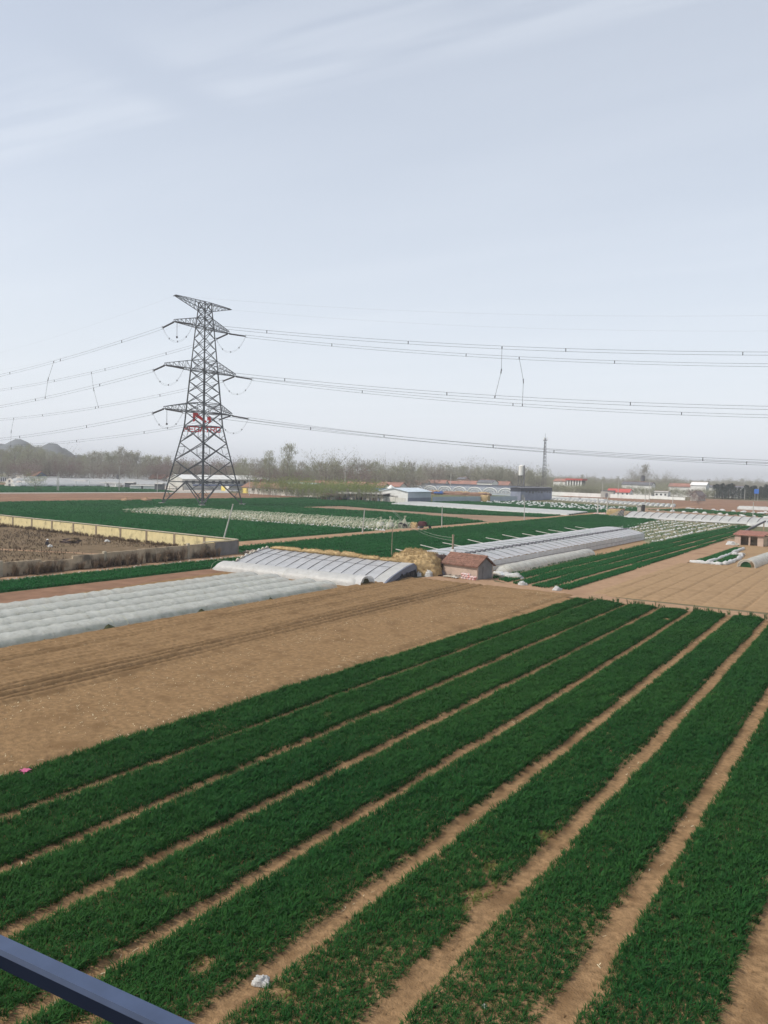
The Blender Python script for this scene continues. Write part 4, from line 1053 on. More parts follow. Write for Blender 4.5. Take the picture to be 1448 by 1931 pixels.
# local +X runs from the near corner to the far left
WLn = 150.0; bay = 7.2; k = 0; x_ = 0.4
while x_ < WLn:
    MB().box(x_ + .22, x_ + bay - .22, -.10, .10, 0, 1.85).build('wall_panel', M['yellow_wall'], yw)
    MB().box(x_ - .22, x_ + .22, -.17, .17, 0, 1.95).build('pilaster', M['pilaster'], yw)
    MB().box(x_ + .0, x_ + bay - .012, -.2, .2, 1.96, 2.08).build('coping', M['coping'], yw)
    x_ += bay
ow = thing('old_wall', 'old stained grey wall with dark weeds along the near side of the yard', 'wall', (-80.2, 84.3, 0), 0)
ow.rotation_euler = (0, 0, R(-90) - .02)
x_ = 0.05; k = 0
while x_ < 70:
    L = 4.4 + .5 * math.sin(k * 1.9)
    h = 1.95 - .15 * float(vnoise(k * 1.3, 2, 4)) - (.35 if k in (6, 9) else 0) - .012 * x_
    m = M['plaster_grey_shade'] if k < 1 else M['old_wall']
    MB().box(x_, x_ + L - .02, -.12, .12, 0, h).build('wall_panel', m, ow)
    if k in (2, 5, 8, 11): MB().box(x_ - .2, x_ + .15, -.16, .2, 0, h + .25).build('wall_pier', M['coping'], ow)
    x_ += L; k += 1
MB().box(0, 6.5, -.22, .22, 1.97, 2.07).build('coping', M['coping'], ow)

# shrubs and dry weeds
BUSH = src_coll('bush_sources', [tuft(120 + i, 46, 1.5, .75, .035, M['shrub_dry'], 'dry_bush') for i in range(3)])
n = 420; x = -79.8 + rng.normal(0, .55, n) - np.abs(rng.normal(0, .9, n)) * (rng.uniform(0, 1, n) < .6); y = rng.uniform(34, 80, n); k = fnoise(y * .22, x * .3, 5) > .46
x, y = x[k], y[k]
scatter('wall_shrubs', np.stack([x, y, np.zeros(len(x))], -1), scl(len(x), .9, .85, .5), BUSH, 'dark leafless shrubs growing along the old stained wall', 'shrubs')
n = 20000; x = -80.5 - rng.uniform(0, 1, n) ** 1.3 * 95; y = rng.uniform(34, 90, n)
k = (y < 84.2 + (-80 - x) * .088 - .3) & (fnoise(x * .12, y * .12, 9) + rng.uniform(-.15, .15, n) > .55)
x, y = x[k], y[k]; s_ = .16 + .4 * fnoise(x * .2, y * .2, 6) * (rng.uniform(0, 1, len(x)) < .5)
S = np.stack([s_ * 1.4, s_ * 1.4, s_], -1)
scatter('yard_weeds', np.stack([x, y, np.full(len(x), .02)], -1), S, DRY, 'dry brown weeds covering the walled yard', 'weeds')
n = 900; t_ = rng.uniform(0, 100, n); x = -80.5 - t_; y = 84.6 + t_ * .088 - rng.uniform(.2, 1.6, n)
scatter('wall_foot_weeds', np.stack([x, y, np.full(n, .02)], -1), scl(n, .8, .5, .6), DRY, 'reddish dry weeds at the foot of the yellow wall', 'weeds')
# rubble along the foot of the old wall
n = 260; y = rng.uniform(34, 82, n); x = -77.2 + rng.normal(0, .5, n) + .012 * (y - 50)
V = np.stack([x, y, np.full(n, .02)], -1)[:, None, :] + oct_[None] * rng.uniform(.08, .3, n)[:, None, None] * rng.uniform(.5, 1.4, (n, 5, 1))
stuff(np_obj('wall_rubble', V, (np.arange(n)[:, None, None] * 5 + T[None]).reshape(-1, 3), M['rubble'], smooth=False), 'broken rubble strewn along the foot of the old wall', 'rubble')
rb = thing('rubble_heap', 'heap of rubble and broken boards at the corner of the old wall', 'rubble', (-77.6, 85.5, 0))
for k in range(12):
    a = random.uniform(0, 6); b = MB().box(-.5, .5, -.25, .25, -.05, .05); o = b.build('broken_board', [M['rubble'], M['concrete'], M['slate']][k % 3], rb, (random.uniform(-2.2, 3.6), random.uniform(-1.2, 1.2), .25 + .25 * random.random()))
    o.rotation_euler = (random.uniform(-.6, .6), random.uniform(-.6, .6), a)
blob(2.6, 1.2, .6, 17, .5, 2).build('rubble_mound', M['rubble'], rb, (.8, 0, 0))

# squatting person with a white hat
def person_squat(loc, rz):
    p = thing('person', 'person in dark clothes and white hat squatting on the yard path', 'person', loc, rz)
    me = bpy.data.meshes.new('body')
    J = [((0, 0, .34), .15), ((0, .05, .50), .155), ((0, .14, .66), .15), ((0, .20, .76), .07), ((0, .24, .84), .06),   # pelvis..neck
         ((.11, .06, .32), .105), ((.17, .36, .50), .085), ((.16, .22, .10), .06), ((.17, .34, .05), .045),
         ((-.11, .06, .32), .105), ((-.17, .36, .50), .085), ((-.16, .22, .10), .06), ((-.17, .34, .05), .045),
         ((.18, .17, .72), .075), ((.23, .36, .55), .052), ((.12, .52, .44), .04), ((-.18, .17, .72), .075), ((-.23, .36, .55), .052), ((-.10, .54, .42), .04), ((0, .27, .95), .095), ((0, .27, 1.02), .08)]
    E = [(0, 1), (1, 2), (2, 3), (3, 4), (0, 5), (5, 6), (6, 7), (7, 8), (0, 9), (9, 10), (10, 11), (11, 12), (2, 13), (13, 14), (14, 15), (2, 16), (16, 17), (17, 18), (4, 19), (19, 20)]
    me.from_pydata([j[0] for j in J], E, []); me.materials.append(M['cloth_dark'])
    o = bpy.data.objects.new('body', me); COL.objects.link(o); o.parent = p
    o.modifiers.new('skin', 'SKIN')
    for v, j in zip(me.skin_vertices[0].data, J): v.radius = (j[1], j[1])
    me.skin_vertices[0].data[0].use_root = True
    sb = o.modifiers.new('sub', 'SUBSURF'); sb.levels = 2; sb.render_levels = 2
    h = MB(); P = []
    for i, (r_, z) in enumerate(((.20, 1.00), (.19, 1.015), (.125, 1.03), (.115, 1.09), (.07, 1.13), (.0, 1.14))):
        P.append([(math.cos(2 * math.pi * j / 16) * r_, .27 + math.sin(2 * math.pi * j / 16) * r_, z) for j in range(17)])
    h.grid(np.array(P)).build('hat', M['cloth_white'], p, smooth=True)
    f = MB(); f.grid(np.array([[(math.cos(a) * .085 * math.cos(b_), .29 + math.sin(a) * .09 * math.cos(b_), .94 + .1 * math.sin(b_)) for a in np.linspace(.3, 2.84, 9)] for b_ in np.linspace(-1.2, .6, 7)])).build('face', M['skin'], p, smooth=True)
    for sx_ in (-1, 1):
        for q in range(5):
            MB().tube([(sx_ * .11 + sx_ * (q - 2) * .018, .53, .43), (sx_ * .11 + sx_ * (q - 2) * .022, .585 - .012 * abs(q - 2), .40), (sx_ * .10 + sx_ * (q - 2) * .02, .60 - .015 * abs(q - 2), .365)], [.012, .010, .008], 5).build('finger', M['skin'], p)
        MB().box(sx_ * .16 - .05, sx_ * .16 + .05, .18, .42, 0, .08).build('shoe', M['black'], p)
    return p
person_squat((-106.4, 71.3, .03), R(-40))
o = thing('plastic_bag', 'white bag on the yard path right beside the squatting person', 'bag', (-105.55, 71.45, .03))
crumple(.38, 21).build('bag_body', M['bag'], o, smooth=True); crumple(.2, 22).build('bag_fold', M['bag'], o, (.3, .1, 0), smooth=True)
o = thing('plastic_bag', 'pale bag lying near the foot of the yellow wall', 'bag', (-107.0, 82.6, .03)); crumple(.4, 33).build('bag_body', M['bag'], o, smooth=True); crumple(.25, 34).build('bag_fold', M['bag'], o, (.45, .1, 0), smooth=True)
for k, (x_, y_) in enumerate(((-133, 74.5), (-127, 72.5), (-111.5, 79.4), (-109.5, 77.4))):
    g = thing('earth_heap', 'low dark heap of earth in the walled yard, %s' % ['far left one', 'second from left', 'upper one near the middle', 'lower one near the middle'][k], 'earth', (x_, y_, 0), 0, 'earth heaps in the yard')
    blob(1.6, .9, .35, 80 + k, .6, 2).build('earth', M['dark_brown'], g, smooth=True)
    blob(.8, .6, .5, 90 + k, .6, 2).build('earth_lump', M['weeds_soil'], g, (.6, .1, 0), smooth=True)
o = thing('rusty_cabinet', 'dark maroon metal cabinet at the left edge by the yellow wall', 'cabinet', (-146.5, 87.4, 0), R(-5))
MB().box(-1.0, 1.0, -.5, .5, 0, 1.5).build('cabinet_body', mat('maroon', (.10, .03, .035), .6, .2, 1), o); MB().box(-1.05, 1.05, -.55, .55, 1.502, 1.6).build('cabinet_lid', M['slate'], o)

# ================================================================== POLES
def pole(name, label, x, y, h, r, lean=(0, 0), arm=True, m='concrete_pole', group='thin poles', cat='pole'):
    t = thing(name, label, cat, (x, y, 0), 0, group)
    top = Vector((lean[0], lean[1], h))
    MB().tube([(0, 0, -.2), top], [r, r * .7], 8).build('shaft', M[m], t)
    if arm:
        MB().beam(top + Vector((-.5, 0, -.3)), top + Vector((.5, 0, -.3)), .09).build('cross_bar', M['steel_light'], t)
        for s_ in (-.42, .42): MB().tube([top + Vector((s_, 0, -.28)), top + Vector((s_, 0, -.08))], .05, 6).build('insulator', M['insulator'], t)
    else:
        MB().tube([top, top + Vector((0, 0, .18))], r * .9, 8).build('cap', M[m], t)
    return t
pole('leaning_pole', 'pale concrete pole leaning right behind the yellow wall corner', -97.8, 99.3, 6.0, .14, (1.05, 1.15), False, group=None)
pole('utility_pole', 'concrete pole beside the farm road, nearest of three', -90.3, 130.3, 4.7, .13, (.25, .25), False, group='poles along the farm road')
pole('utility_pole', 'concrete pole beside the farm road, middle of three', -88.6, 159.6, 4.7, .12, (0, 0), False, group='poles along the farm road')
pole('utility_pole', 'concrete pole beside the farm road, farthest of three', -88.6, 206.5, 6.1, .13, (-.1, 0), False, group='poles along the farm road')
pole('utility_pole', 'brown weathered pole standing behind the tiled hut roof', -46.6, 86.9, 4.5, .17, (0, 0), False, 'wood', group=None)
t = pole('lattice_post', 'thin faded post standing in the green field behind the straw stack', -62.0, 97.0, 4.2, .07, (.05, 0), False, 'wood', group=None)
wr = MB()
for dz in (0, -.35): wr.tube([Vector((-46.6, 86.9, 4.3 + dz)).lerp(Vector((-89.5, 140, 4.6 + dz)), q / 16) - Vector((0, 0, 1.2 * 4 * (q / 16) * (1 - q / 16))) for q in range(17)], .012, 4)
o = wr.build('service_wire', M['concrete_pole']); tag(o, 'pair of sagging service wires running from the hut pole across the green field', 'wire')

# ================================================================== MIDDLE DISTANCE
# hoop frames of split bamboo over a vegetable patch: thousands, too small to pick apart
def arc_field(name, pts, w, h, r, m, label, cat, segs=5, along_x=True):
    pts = np.asarray(pts); n = len(pts); ks = np.arange(segs + 1); a = np.pi * ks / segs
    wv = w * rng.uniform(.8, 1.15, n); hv = h * rng.uniform(.75, 1.2, n); ang = (0 if along_x else np.pi / 2) + rng.normal(0, .35, n)
    cx = np.cos(a)[None] * wv[:, None] / 2; cz = np.sin(a)[None] * hv[:, None]
    X = pts[:, :1] + cx * np.cos(ang)[:, None]; Y = pts[:, 1:2] + cx * np.sin(ang)[:, None]
    nx = -np.sin(ang)[:, None] * r; ny = np.cos(ang)[:, None] * r
    A = np.stack([X - nx, Y - ny, cz], -1); B = np.stack([X + nx, Y + ny, cz + r], -1)
    V = np.stack([A, B], 2).reshape(-1, 3); base = (np.arange(n) * (segs + 1) * 2)[:, None]; k = np.arange(segs)[None] * 2
    Q = np.stack([base + k, base + k + 1, base + k + 3, base + k + 2], -1).reshape(-1, 4)
    return stuff(np_obj(name, V, Q, m, smooth=False), label, cat)
poly = [(-183, 165), (-177, 141), (-93.5, 140), (-92.5, 157), (-107, 166.5)]
gx, gy = np.meshgrid(np.arange(-183, -92, 1.2), np.arange(140, 166, 2.3)); gx = gx.ravel() + rng.normal(0, .15, gx.size); gy = gy.ravel() + rng.normal(0, .2, gy.size)
k = inpoly(gx, gy, poly); pts = np.stack([gx[k], gy[k]], -1)
arc_field('bamboo_hoops', pts, 1.7, .9, .035, M['bamboo'], 'patch of small pale bamboo hoop frames in rows before the pylon', 'hoop frames', along_x=False)
crop_field('hoop_patch_plants', poly, 1.15, .9, 1.6, .9, 'thin green plants under the bamboo hoops', None, 'x')
rails = MB()
for y_ in np.arange(140.8, 166, 4.5): rails.beam((-176 + (y_ - 140) * -.2, y_, .8), (-93 - max(0, (y_ - 157)) * 1.4, y_ - .3, .8), .05)
stuff(rails.build('hoop_rails', M['bamboo']), 'long bamboo rails tying the hoop frames', 'hoop frames')
n = 240; xx = rng.uniform(-178, -94, n); yy = rng.uniform(141, 163, n); yy[:90] = rng.uniform(139.6, 142, 90); xx[:90] = rng.uniform(-130, -91, 90)
V = np.stack([xx, yy, np.full(n, .02)], -1)[:, None, :] + oct_[None] * rng.uniform(.18, .5, n)[:, None, None] * rng.uniform(.5, 1.4, (n, 5, 1))
stuff(np_obj('film_scraps', V, (np.arange(n)[:, None, None] * 5 + T[None]).reshape(-1, 3), M['bag'], smooth=False), 'scraps of white film littering the hoop patch', 'litter')
for k, (x_, y_, s_) in enumerate(((-100.0, 151.5, 1.0), (-96.8, 150.6, 1.15), (-93.8, 151.2, 1.3))):
    t = thing('cane_bundle', 'bundle of pale canes standing by the farm road, %s of three' % ['leftmost', 'middle', 'rightmost and tallest'][k], 'canes', (x_, y_, 0), 0, 'cane bundles by the farm road')
    b = MB()
    for q in range(26):
        a = q * 2.399; b.beam((math.cos(a) * 1.1 * s_, math.sin(a) * .9 * s_, 0), (-.25 * math.cos(a) + (.5 if k == 2 else 0), -.25 * math.sin(a), 1.9 * s_ + .3 * random.random()), .06)
    o = b.build('canes', M['bamboo'], t); o['kind'] = 'stuff'
    blob(.8 * s_, .7 * s_, .8 * s_, 50 + k, .5, 2).build('film_wad', M['bag'] if k < 2 else M['black'], t, smooth=True)
# cargo tricycle under a maroon cover
def tricycle(label, x, y, rz, col):
    t = thing('cargo_tricycle', label, 'tricycle', (x, y, 0), rz)
    MB().box(-1.3, .3, -.6, .6, .55, 1.0).build('cargo_box', col, t)
    blob(.95, .6, .75, 5, .3, 2).build('cover', col, t, (-.5, 0, .8), smooth=True)
    MB().beam((.3, 0, .6), (1.2, 0, .7), .12).build('frame', M['black'], t)
    MB().beam((1.2, 0, .35), (1.0, 0, 1.15), .08).build('fork', M['black'], t)
    MB().beam((1.0, -.4, 1.15), (1.0, .4, 1.15), .06).build('handlebar', M['black'], t)
    MB().box(.35, .8, -.2, .2, .72, .85).build('saddle', M['black'], t)
    for wx, wy in ((-.6, -.62), (-.6, .62), (1.25, 0)):
        MB().tube([(wx, wy - .06, .33), (wx, wy + .06, .33)], .33, 14).build('wheel', M['black'], t)
    return t
tricycle('dark maroon covered cargo tricycle at the edge of the farm road', -89.6, 153.5, R(20), mat('maroon_cover', (.07, .02, .025), .7, .2, 2))
o = thing('straw_bundle', 'small pale straw bundle beside the maroon tricycle', 'straw', (-91.9, 152.9, 0)); blob(1.0, .8, 1.1, 77, .4, 2).build('straw_heap', M['straw'], o, smooth=True); blob(.5, .5, .5, 78, .4, 2).build('straw_lump', M['bag'], o, (1.0, .2, 0), smooth=True)

# white low tunnels packed side by side (far plastic strip)
first = None
for k in range(8):
    p0 = Vector((-90.5 - .3 * k, 247.5 + 3.05 * k, .02)); p1 = Vector((-168 - 1.2 * k, 262.5 + 4.1 * k, .02)); d_ = p1 - p0
    if first is None:
        first = thing('plastic_tunnel', 'long white low tunnel before the warehouse, nearest of the packed eight', 'tunnel', p0, 0, 'packed strip of white tunnels')
        tunnel_film(79, 3.0, .62, 7, hoop=2.5, sag=.04, wob=.03, n=9).build('film', M['film_white'], first, smooth=True)
        MB().add([(-.8, -.02, .0), (-.5, -.02, .38), (.5, -.02, .38), (.8, -.02, 0)], [(0, 1, 2, 3)]).build('end_opening', M['green_base'], first)
        t = first
    else: t = copy_tree(first, loc=p0, label='long white low tunnel before the warehouse, %s of eight from the near side' % ordinal(k))
    t.rotation_euler = (0, 0, math.atan2(d_.y, d_.x) - math.pi / 2); t.scale = (1.0 + .04 * k, d_.length / 79, 1)
# small white mulch arches in rows
ARCH = src_coll('mulch_sources', [tunnel_film(1.5, 1.0, .55, 60 + i, hoop=1.5, sag=.1, n=7).build('mulch_arch', M['bag'], None, smooth=True) for i in range(3)])
for o in list(ARCH.objects): COL.objects.unlink(o)
def mulch(name, poly, rs, al, s, label, along='y', prob=.8, jit=.2):
    a = np.array(poly); x0, y0 = a.min(0); x1, y1 = a.max(0)
    gx, gy = np.meshgrid(np.arange(x0, x1, rs if along == 'y' else al), np.arange(y0, y1, al if along == 'y' else rs)); gx = gx.ravel(); gy = gy.ravel(); n = len(gx)
    gx = gx + rng.normal(0, jit, n); gy = gy + rng.normal(0, jit * 1.5, n)
    k = inpoly(gx, gy, poly) & (rng.uniform(0, 1, n) < prob); gx, gy = gx[k], gy[k]
    S = scl(len(gx), s, s, .4)
    return scatter(name, np.stack([gx, gy, np.full(len(gx), .02)], -1), S, ARCH, label, 'mulch film', rz=rng.normal(0 if along == 'y' else math.pi / 2, .25, len(gx)), tilt=0.03)
mulch('mulch_rows', [(-56.5, 166), (-45, 163.5), (-38.8, 152), (-37.2, 236), (-60, 243), (-62.5, 222)], 3.1, 1.75, .52, 'rows of small white film arches right of the long greenhouse', 'y', .82, .12)
crop_field('mulch_plants', [(-56.5, 166), (-45, 163.5), (-38.8, 152), (-37.2, 236), (-60, 243), (-62.5, 222)], 1.25, .8, 1.3, .8, 'pale green plants between the rows of white film', None, 'y', thin=.35)
mulch('mulch_rows_far', [(-168, 335), (-126, 306), (-98, 292), (-88, 300), (-96, 344), (-130, 360), (-162, 368)], 3.4, 3.0, .8, 'scattered white film arches before the grey wall', 'y', .62, .5)
mulch('mulch_rows_right', [(-84, 316), (-68, 314), (-38, 294), (-14, 292), (-14, 300), (-40, 303), (-70, 322)], 3.4, 4.5, 1.0, 'white film wads along the dark dashed strip', 'x', .8, .5)
mulch('mulch_rows_back', [(-78, 350), (-44, 334), (-12, 332), (-12, 342), (-44, 345), (-78, 360)], 3.4, 4.0, 1.1, 'pale film wads at the edge of the far brown field', 'x', .7, .6)
first = None
for k in range(27):   # rows of small white tunnels at right
    x_ = -158 + k * 2.72; yf = 404 - (k / 26) * 37
    if first is None:
        first = t = thing('plastic_tunnel', 'small white tunnel in the far row, leftmost, beside the dark shed', 'tunnel', (x_, yf, .02), 0, 'far row of small white tunnels')
        tunnel_film(26, 1.9, 1.0, 9, hoop=2.0, sag=.05, n=7).build('film', M['film_white'], first, smooth=True)
    else: t = copy_tree(first, loc=(x_, yf, .02), label='small white tunnel in the far row, %s from the dark shed' % ordinal(k))
    t.rotation_euler = (0, 0, R(12)); t.scale = (1, 1.0 + .5 * (k % 3 == 0) * 0, 1)
for k in range(10):
    t = copy_tree(first, loc=(-186 + k * 5.6, 452 + 4 * math.sin(k) - k * 3.2, .02), label='small white film piece before the long white wall, %s from left' % ordinal(k), group='back row of small white tunnels'); t.rotation_euler = (0, 0, R(70)); t.scale = (1.6, .22, 1.2)

# panelled lean-to greenhouse on the right
def lean_to(label, loc, rz, x0, x1, pw, depth, h, m_film, skirt=True):
    g = thing('lean_to_greenhouse', label, 'greenhouse', loc, rz)
    def pf(u): return depth * u, .15 + h * math.sin(u * math.pi / 2) ** .8
    n = int((x1 - x0) / pw)
    for i in range(n):
        a = x0 + i * pw
        P = [[(a + pw * q / 3, pf(r_ / 7)[0], pf(r_ / 7)[1] - .12 * math.sin(math.pi * q / 3)) for q in range(4)] for r_ in range(8)]
        MB().grid(np.array(P)).build('film_panel', m_film, g, smooth=True)
        MB().tube([(a, pf(r_ / 6)[0], pf(r_ / 6)[1] + .05) for r_ in range(7)], .085, 4).build('rafter', M['slate'], g)
    MB().box(x0, x1, depth - .05, depth + .7, 0, h + .1).build('back_wall', M['old_wall'], g)
    for xx_ in (x0 - .15, x1 + .02): MB().extr_x([(0, 0)] + [pf(r_ / 6) for r_ in range(7)] + [(depth, 0)], xx_, xx_ + .12).build('end_wall', M['plaster_grey_shade'], g)
    if skirt:
        P = [[(x, -.05 - .9 * q / 3 - .15 * float(vnoise(x * .8, q, 4)), .5 * (1 - q / 3) + .05 + .12 * float(vnoise(x * 1.3, q * 2, 3))) for q in range(4)] for x in np.arange(x0, x1, 1.0)]
        MB().grid(np.array(P)).build('film_skirt', M['film_white'], g, smooth=True)
    return g
lean_to('long panelled greenhouse with slanting dark ropes on the right', (-73.5, 249.5, 0), R(-5.5), 0, 78, 2.55, 7.5, 1.75, M['film_white'])
t = thing('plastic_tunnel', 'white film tunnel along the front right of the panelled greenhouse', 'tunnel', (-36.6, 238.5, .02), R(-90)); t.rotation_euler = (0, 0, R(-94))
tunnel_film(40, 3.4, 1.2, 19, hoop=2.2, sag=.06, n=9).build('film', M['film_white'], t, smooth=True)
o = hoops(39, 3.3, 1.15, 2.2, .03).build('hoop_frame', M['bamboo'], t); o['kind'] = 'stuff'
# end frame of sticks at the left end of that greenhouse
t = thing('stick_frame', 'bare leaning sticks at the left end of the panelled greenhouse', 'frame', (-76.5, 252.5, 0), R(-5))
for k in range(7): MB().beam((k * .9 - 3, -1.5, 0), (k * .9 - 1.2, 5, 1.9), .12).build('stick', M['concrete_pole'], t)

# brick shed and things at the right edge
sh = thing('brick_shed', 'small open brick shed with faded red roof at the right edge', 'shed', (-24.4, 165.2, 0), R(-10))
for x0, x1 in ((-2.6, -1.5), (-.05, .25), (1.55, 2.6)): MB().box(x0, x1, -1.6, -1.35, 0, 1.75).build('front_pier', M['plaster'], sh)
MB().box(-2.6, 2.6, 1.3, 1.55, 0, 1.9).build('back_wall', M['old_wall'], sh)
for x0 in (-2.6, 2.38): MB().box(x0 + .002, x0 + .218, -1.348, 1.298, 0, 1.8).build('side_wall', M['old_wall'], sh)
MB().box(-2.6, 2.6, -1.62, -1.33, 1.752, 1.98).build('lintel', M['plaster'], sh)
rf = MB().extr_x([(-1.95, 1.95), (1.85, 2.55), (1.85, 2.67), (-1.95, 2.07)], -2.85, 2.85).build('roof', mat('faded_tile', (.40, .19, .15), .85, .25, 1.2), sh)
for k in range(14): MB().beam((-2.8 + k * .43, -1.97, 2.09), (-2.8 + k * .43, 1.86, 2.70), .12, .06).build('tile_rib', M['tile'], rf)
t = thing('fence_screen', 'weathered brown cane screen right of the brick shed', 'fence', (-20.9, 168, 0), R(-6))
for k in range(22): MB().box(k * .32, k * .32 + .27, -.05 + .03 * (k % 3), .02 + .03 * (k % 3), 0, 2.3 + .35 * math.sin(k * 1.7)).build('cane_slat', M['wood'] if k % 3 else M['coping'], t)
MB().beam((0, .09, 1.2), (7, .09, 1.2), .08).build('rail', M['wood'], t)
t = thing('leaning_beam', 'long dark beam leaning over the brick shed', 'beam', (-27.2, 172.5, 0)); MB().beam((0, 0, 2.0), (2.8, 9, 4.0), .3).build('timber', M['slate'], t); MB().beam((.3, 0, 0), (.3, 1, 2.2), .2).build('prop', M['wood'], t); MB().beam((2.6, 8.6, 0), (2.6, 8.6, 3.9), .2).build('prop', M['wood'], t)
o = thing('plastic_bag', 'white heap of film at the left corner of the brick shed', 'bag', (-27.6, 162, .06)); crumple(.8, 61).build('bag_body', M['bag'], o, smooth=True); crumple(.45, 62).build('bag_fold', M['sack_tan'], o, (1, .2, 0), smooth=True)
crop_field('seedling_beds', [(-26.0, 123.4), (-24.3, 123.2), (-24.3, 155), (-25.6, 156)], .4, .22, 1.2, .8, 'narrow green seedling bed nearest the dirt track', None, z=.08)
crop_field('seedling_beds', [(-23.4, 123.2), (-21.9, 123.2), (-22.2, 139), (-23.4, 139)], .4, .22, 1.2, .8, 'short green seedling bed between white film edges', None, z=.08)
for k, pp in enumerate((((-26.4, 122.6), (-24, 122.3), (-21.6, 122.2)), ((-24.0, 123), (-23.8, 138), (-24.1, 156)), ((-21.5, 122.6), (-21.3, 131), (-21.9, 140)), ((-23.6, 140), (-22.6, 141), (-21.8, 140.2)))):
    pts = []
    for a, b_ in zip(pp[:-1], pp[1:]):
        for q in range(10): pts.append((a[0] + (b_[0] - a[0]) * q / 10 + random.uniform(-.12, .12), a[1] + (b_[1] - a[1]) * q / 10, .12 + random.uniform(0, .1)))
    o = MB().tube(pts, [random.uniform(.16, .42) for _ in pts], 7).build('film_edge', M['bag'], smooth=True)
    tag(o, 'gathered white film along the %s of the seedling beds' % ['near end', 'middle furrow', 'right side', 'far end'][k], 'film', 'gathered film round the seedling beds')
t = thing('plastic_tunnel', 'grey plastic tunnel with an open round end at the right edge', 'tunnel', (-18.5, 121.4, .03), R(-3))
tunnel_film(30, 2.3, 1.1, 51, hoop=1.4, sag=.07, ends=False).build('film', M['film'], t, smooth=True)
o = hoops(29.5, 2.24, 1.07, 1.4).build('hoop_frame', M['bamboo'], t); o['kind'] = 'stuff'
MB().tube([(math.cos(math.pi * k / 10) * 1.16, .0, 1.1 * math.sin(math.pi * k / 10) ** .85) for k in range(11)], .07, 6, False).build('end_rim', M['sack_tan'], t)
MB().add([(math.cos(math.pi * k / 10) * .72 - .1, .25, .8 * math.sin(math.pi * k / 10)) for k in range(11)], [tuple(range(11))]).build('planted_end', M['green_base'], t)

# far straw things
def bale(label, x, y, w, d, h, rz, m='straw', cat='straw bale'):
    t = thing('straw_bale', label, cat, (x, y, 0), rz)
    b = blob(w / 2, d / 2, h, int(abs(x)) % 97, .12, 1.5, .35); b.build('bale_body', M[m], t, smooth=True)
    for s_ in (-.25, .25): MB().tube([(w * s_, -d * .52, 0), (w * s_, -d * .5, h), (w * s_, d * .5, h), (w * s_, d * .52, 0)], .05, 4).build('binding', M['wood'], t)
    return t
bale('lone straw bale stack before the grey wall', -167, 342, 4.4, 3.2, 3.0, .1)
bale('wide straw heap beside the end of the farm road', -80.4, 262, 5.2, 2.6, 2.0, .1)
bale('small tan straw heap left of the stick frame', -75.6, 259.5, 2.2, 1.6, 1.7, .3)
t = thing('brick_stack', 'low stack of red tiles behind the wide straw heap', 'bricks', (-80.8, 266, 0))
for r_ in range(4):
    for c in range(6): MB().box(-2.4 + c * .8, -1.66 + c * .8, -.5, .5, r_ * .55, r_ * .55 + .5).build('brick_block', M['tile'], t)
t = thing('tarpaulin_heap', 'dark tarpaulin heap between the two far straw heaps', 'tarpaulin', (-77.6, 260.3, 0)); blob(.9, .8, 1.6, 3, .4, 2).build('tarpaulin_fold', M['black'], t, smooth=True); blob(.6, .6, .9, 4, .4, 2).build('tarpaulin_fold', M['dark_brown'], t, (-.9, .3, 0), smooth=True)
t = thing('sack_pile', 'pale sacks heaped left of the wide straw heap', 'sacks', (-85.2, 261, 0))
for k in range(5): crumple(.7, 70 + k).build('sack', M['sack_tan'] if k % 2 else M['sack_pink'], t, (k * .75 - 1.5, .3 * math.sin(k), .0), smooth=True)
t = thing('pump_cabinet', 'grey pump box with a dark panel beside the pale lane', 'cabinet', (-83.5, 304, 0)); MB().box(-1.3, .1, -.6, .6, 0, 1.9).build('cabinet_body', M['concrete'], t); MB().box(.4, 1.3, -.5, .5, 0, 2.6).build('cabinet_panel', M['black'], t); MB().box(-1.4, .2, -.7, .7, 1.902, 2.05).build('cabinet_lid', M['slate'], t)
for k, (x_, y_, h, lab) in enumerate(((-233, 188, .5, 'left'), (-230.6, 195, .45, 'right'))):
    t = thing('grave_mound', 'low pale earth mound in the pylon field, %s of two' % lab, 'mound', (x_, y_, 0)); blob(1.9, 1.5, 1.0, 30 + k, .2).build('mound_earth', M['soil_path'], t, smooth=True); blob(.5, .4, 1.3, 33 + k, .2).build('mound_cap', M['soil_tan'], t, smooth=True)

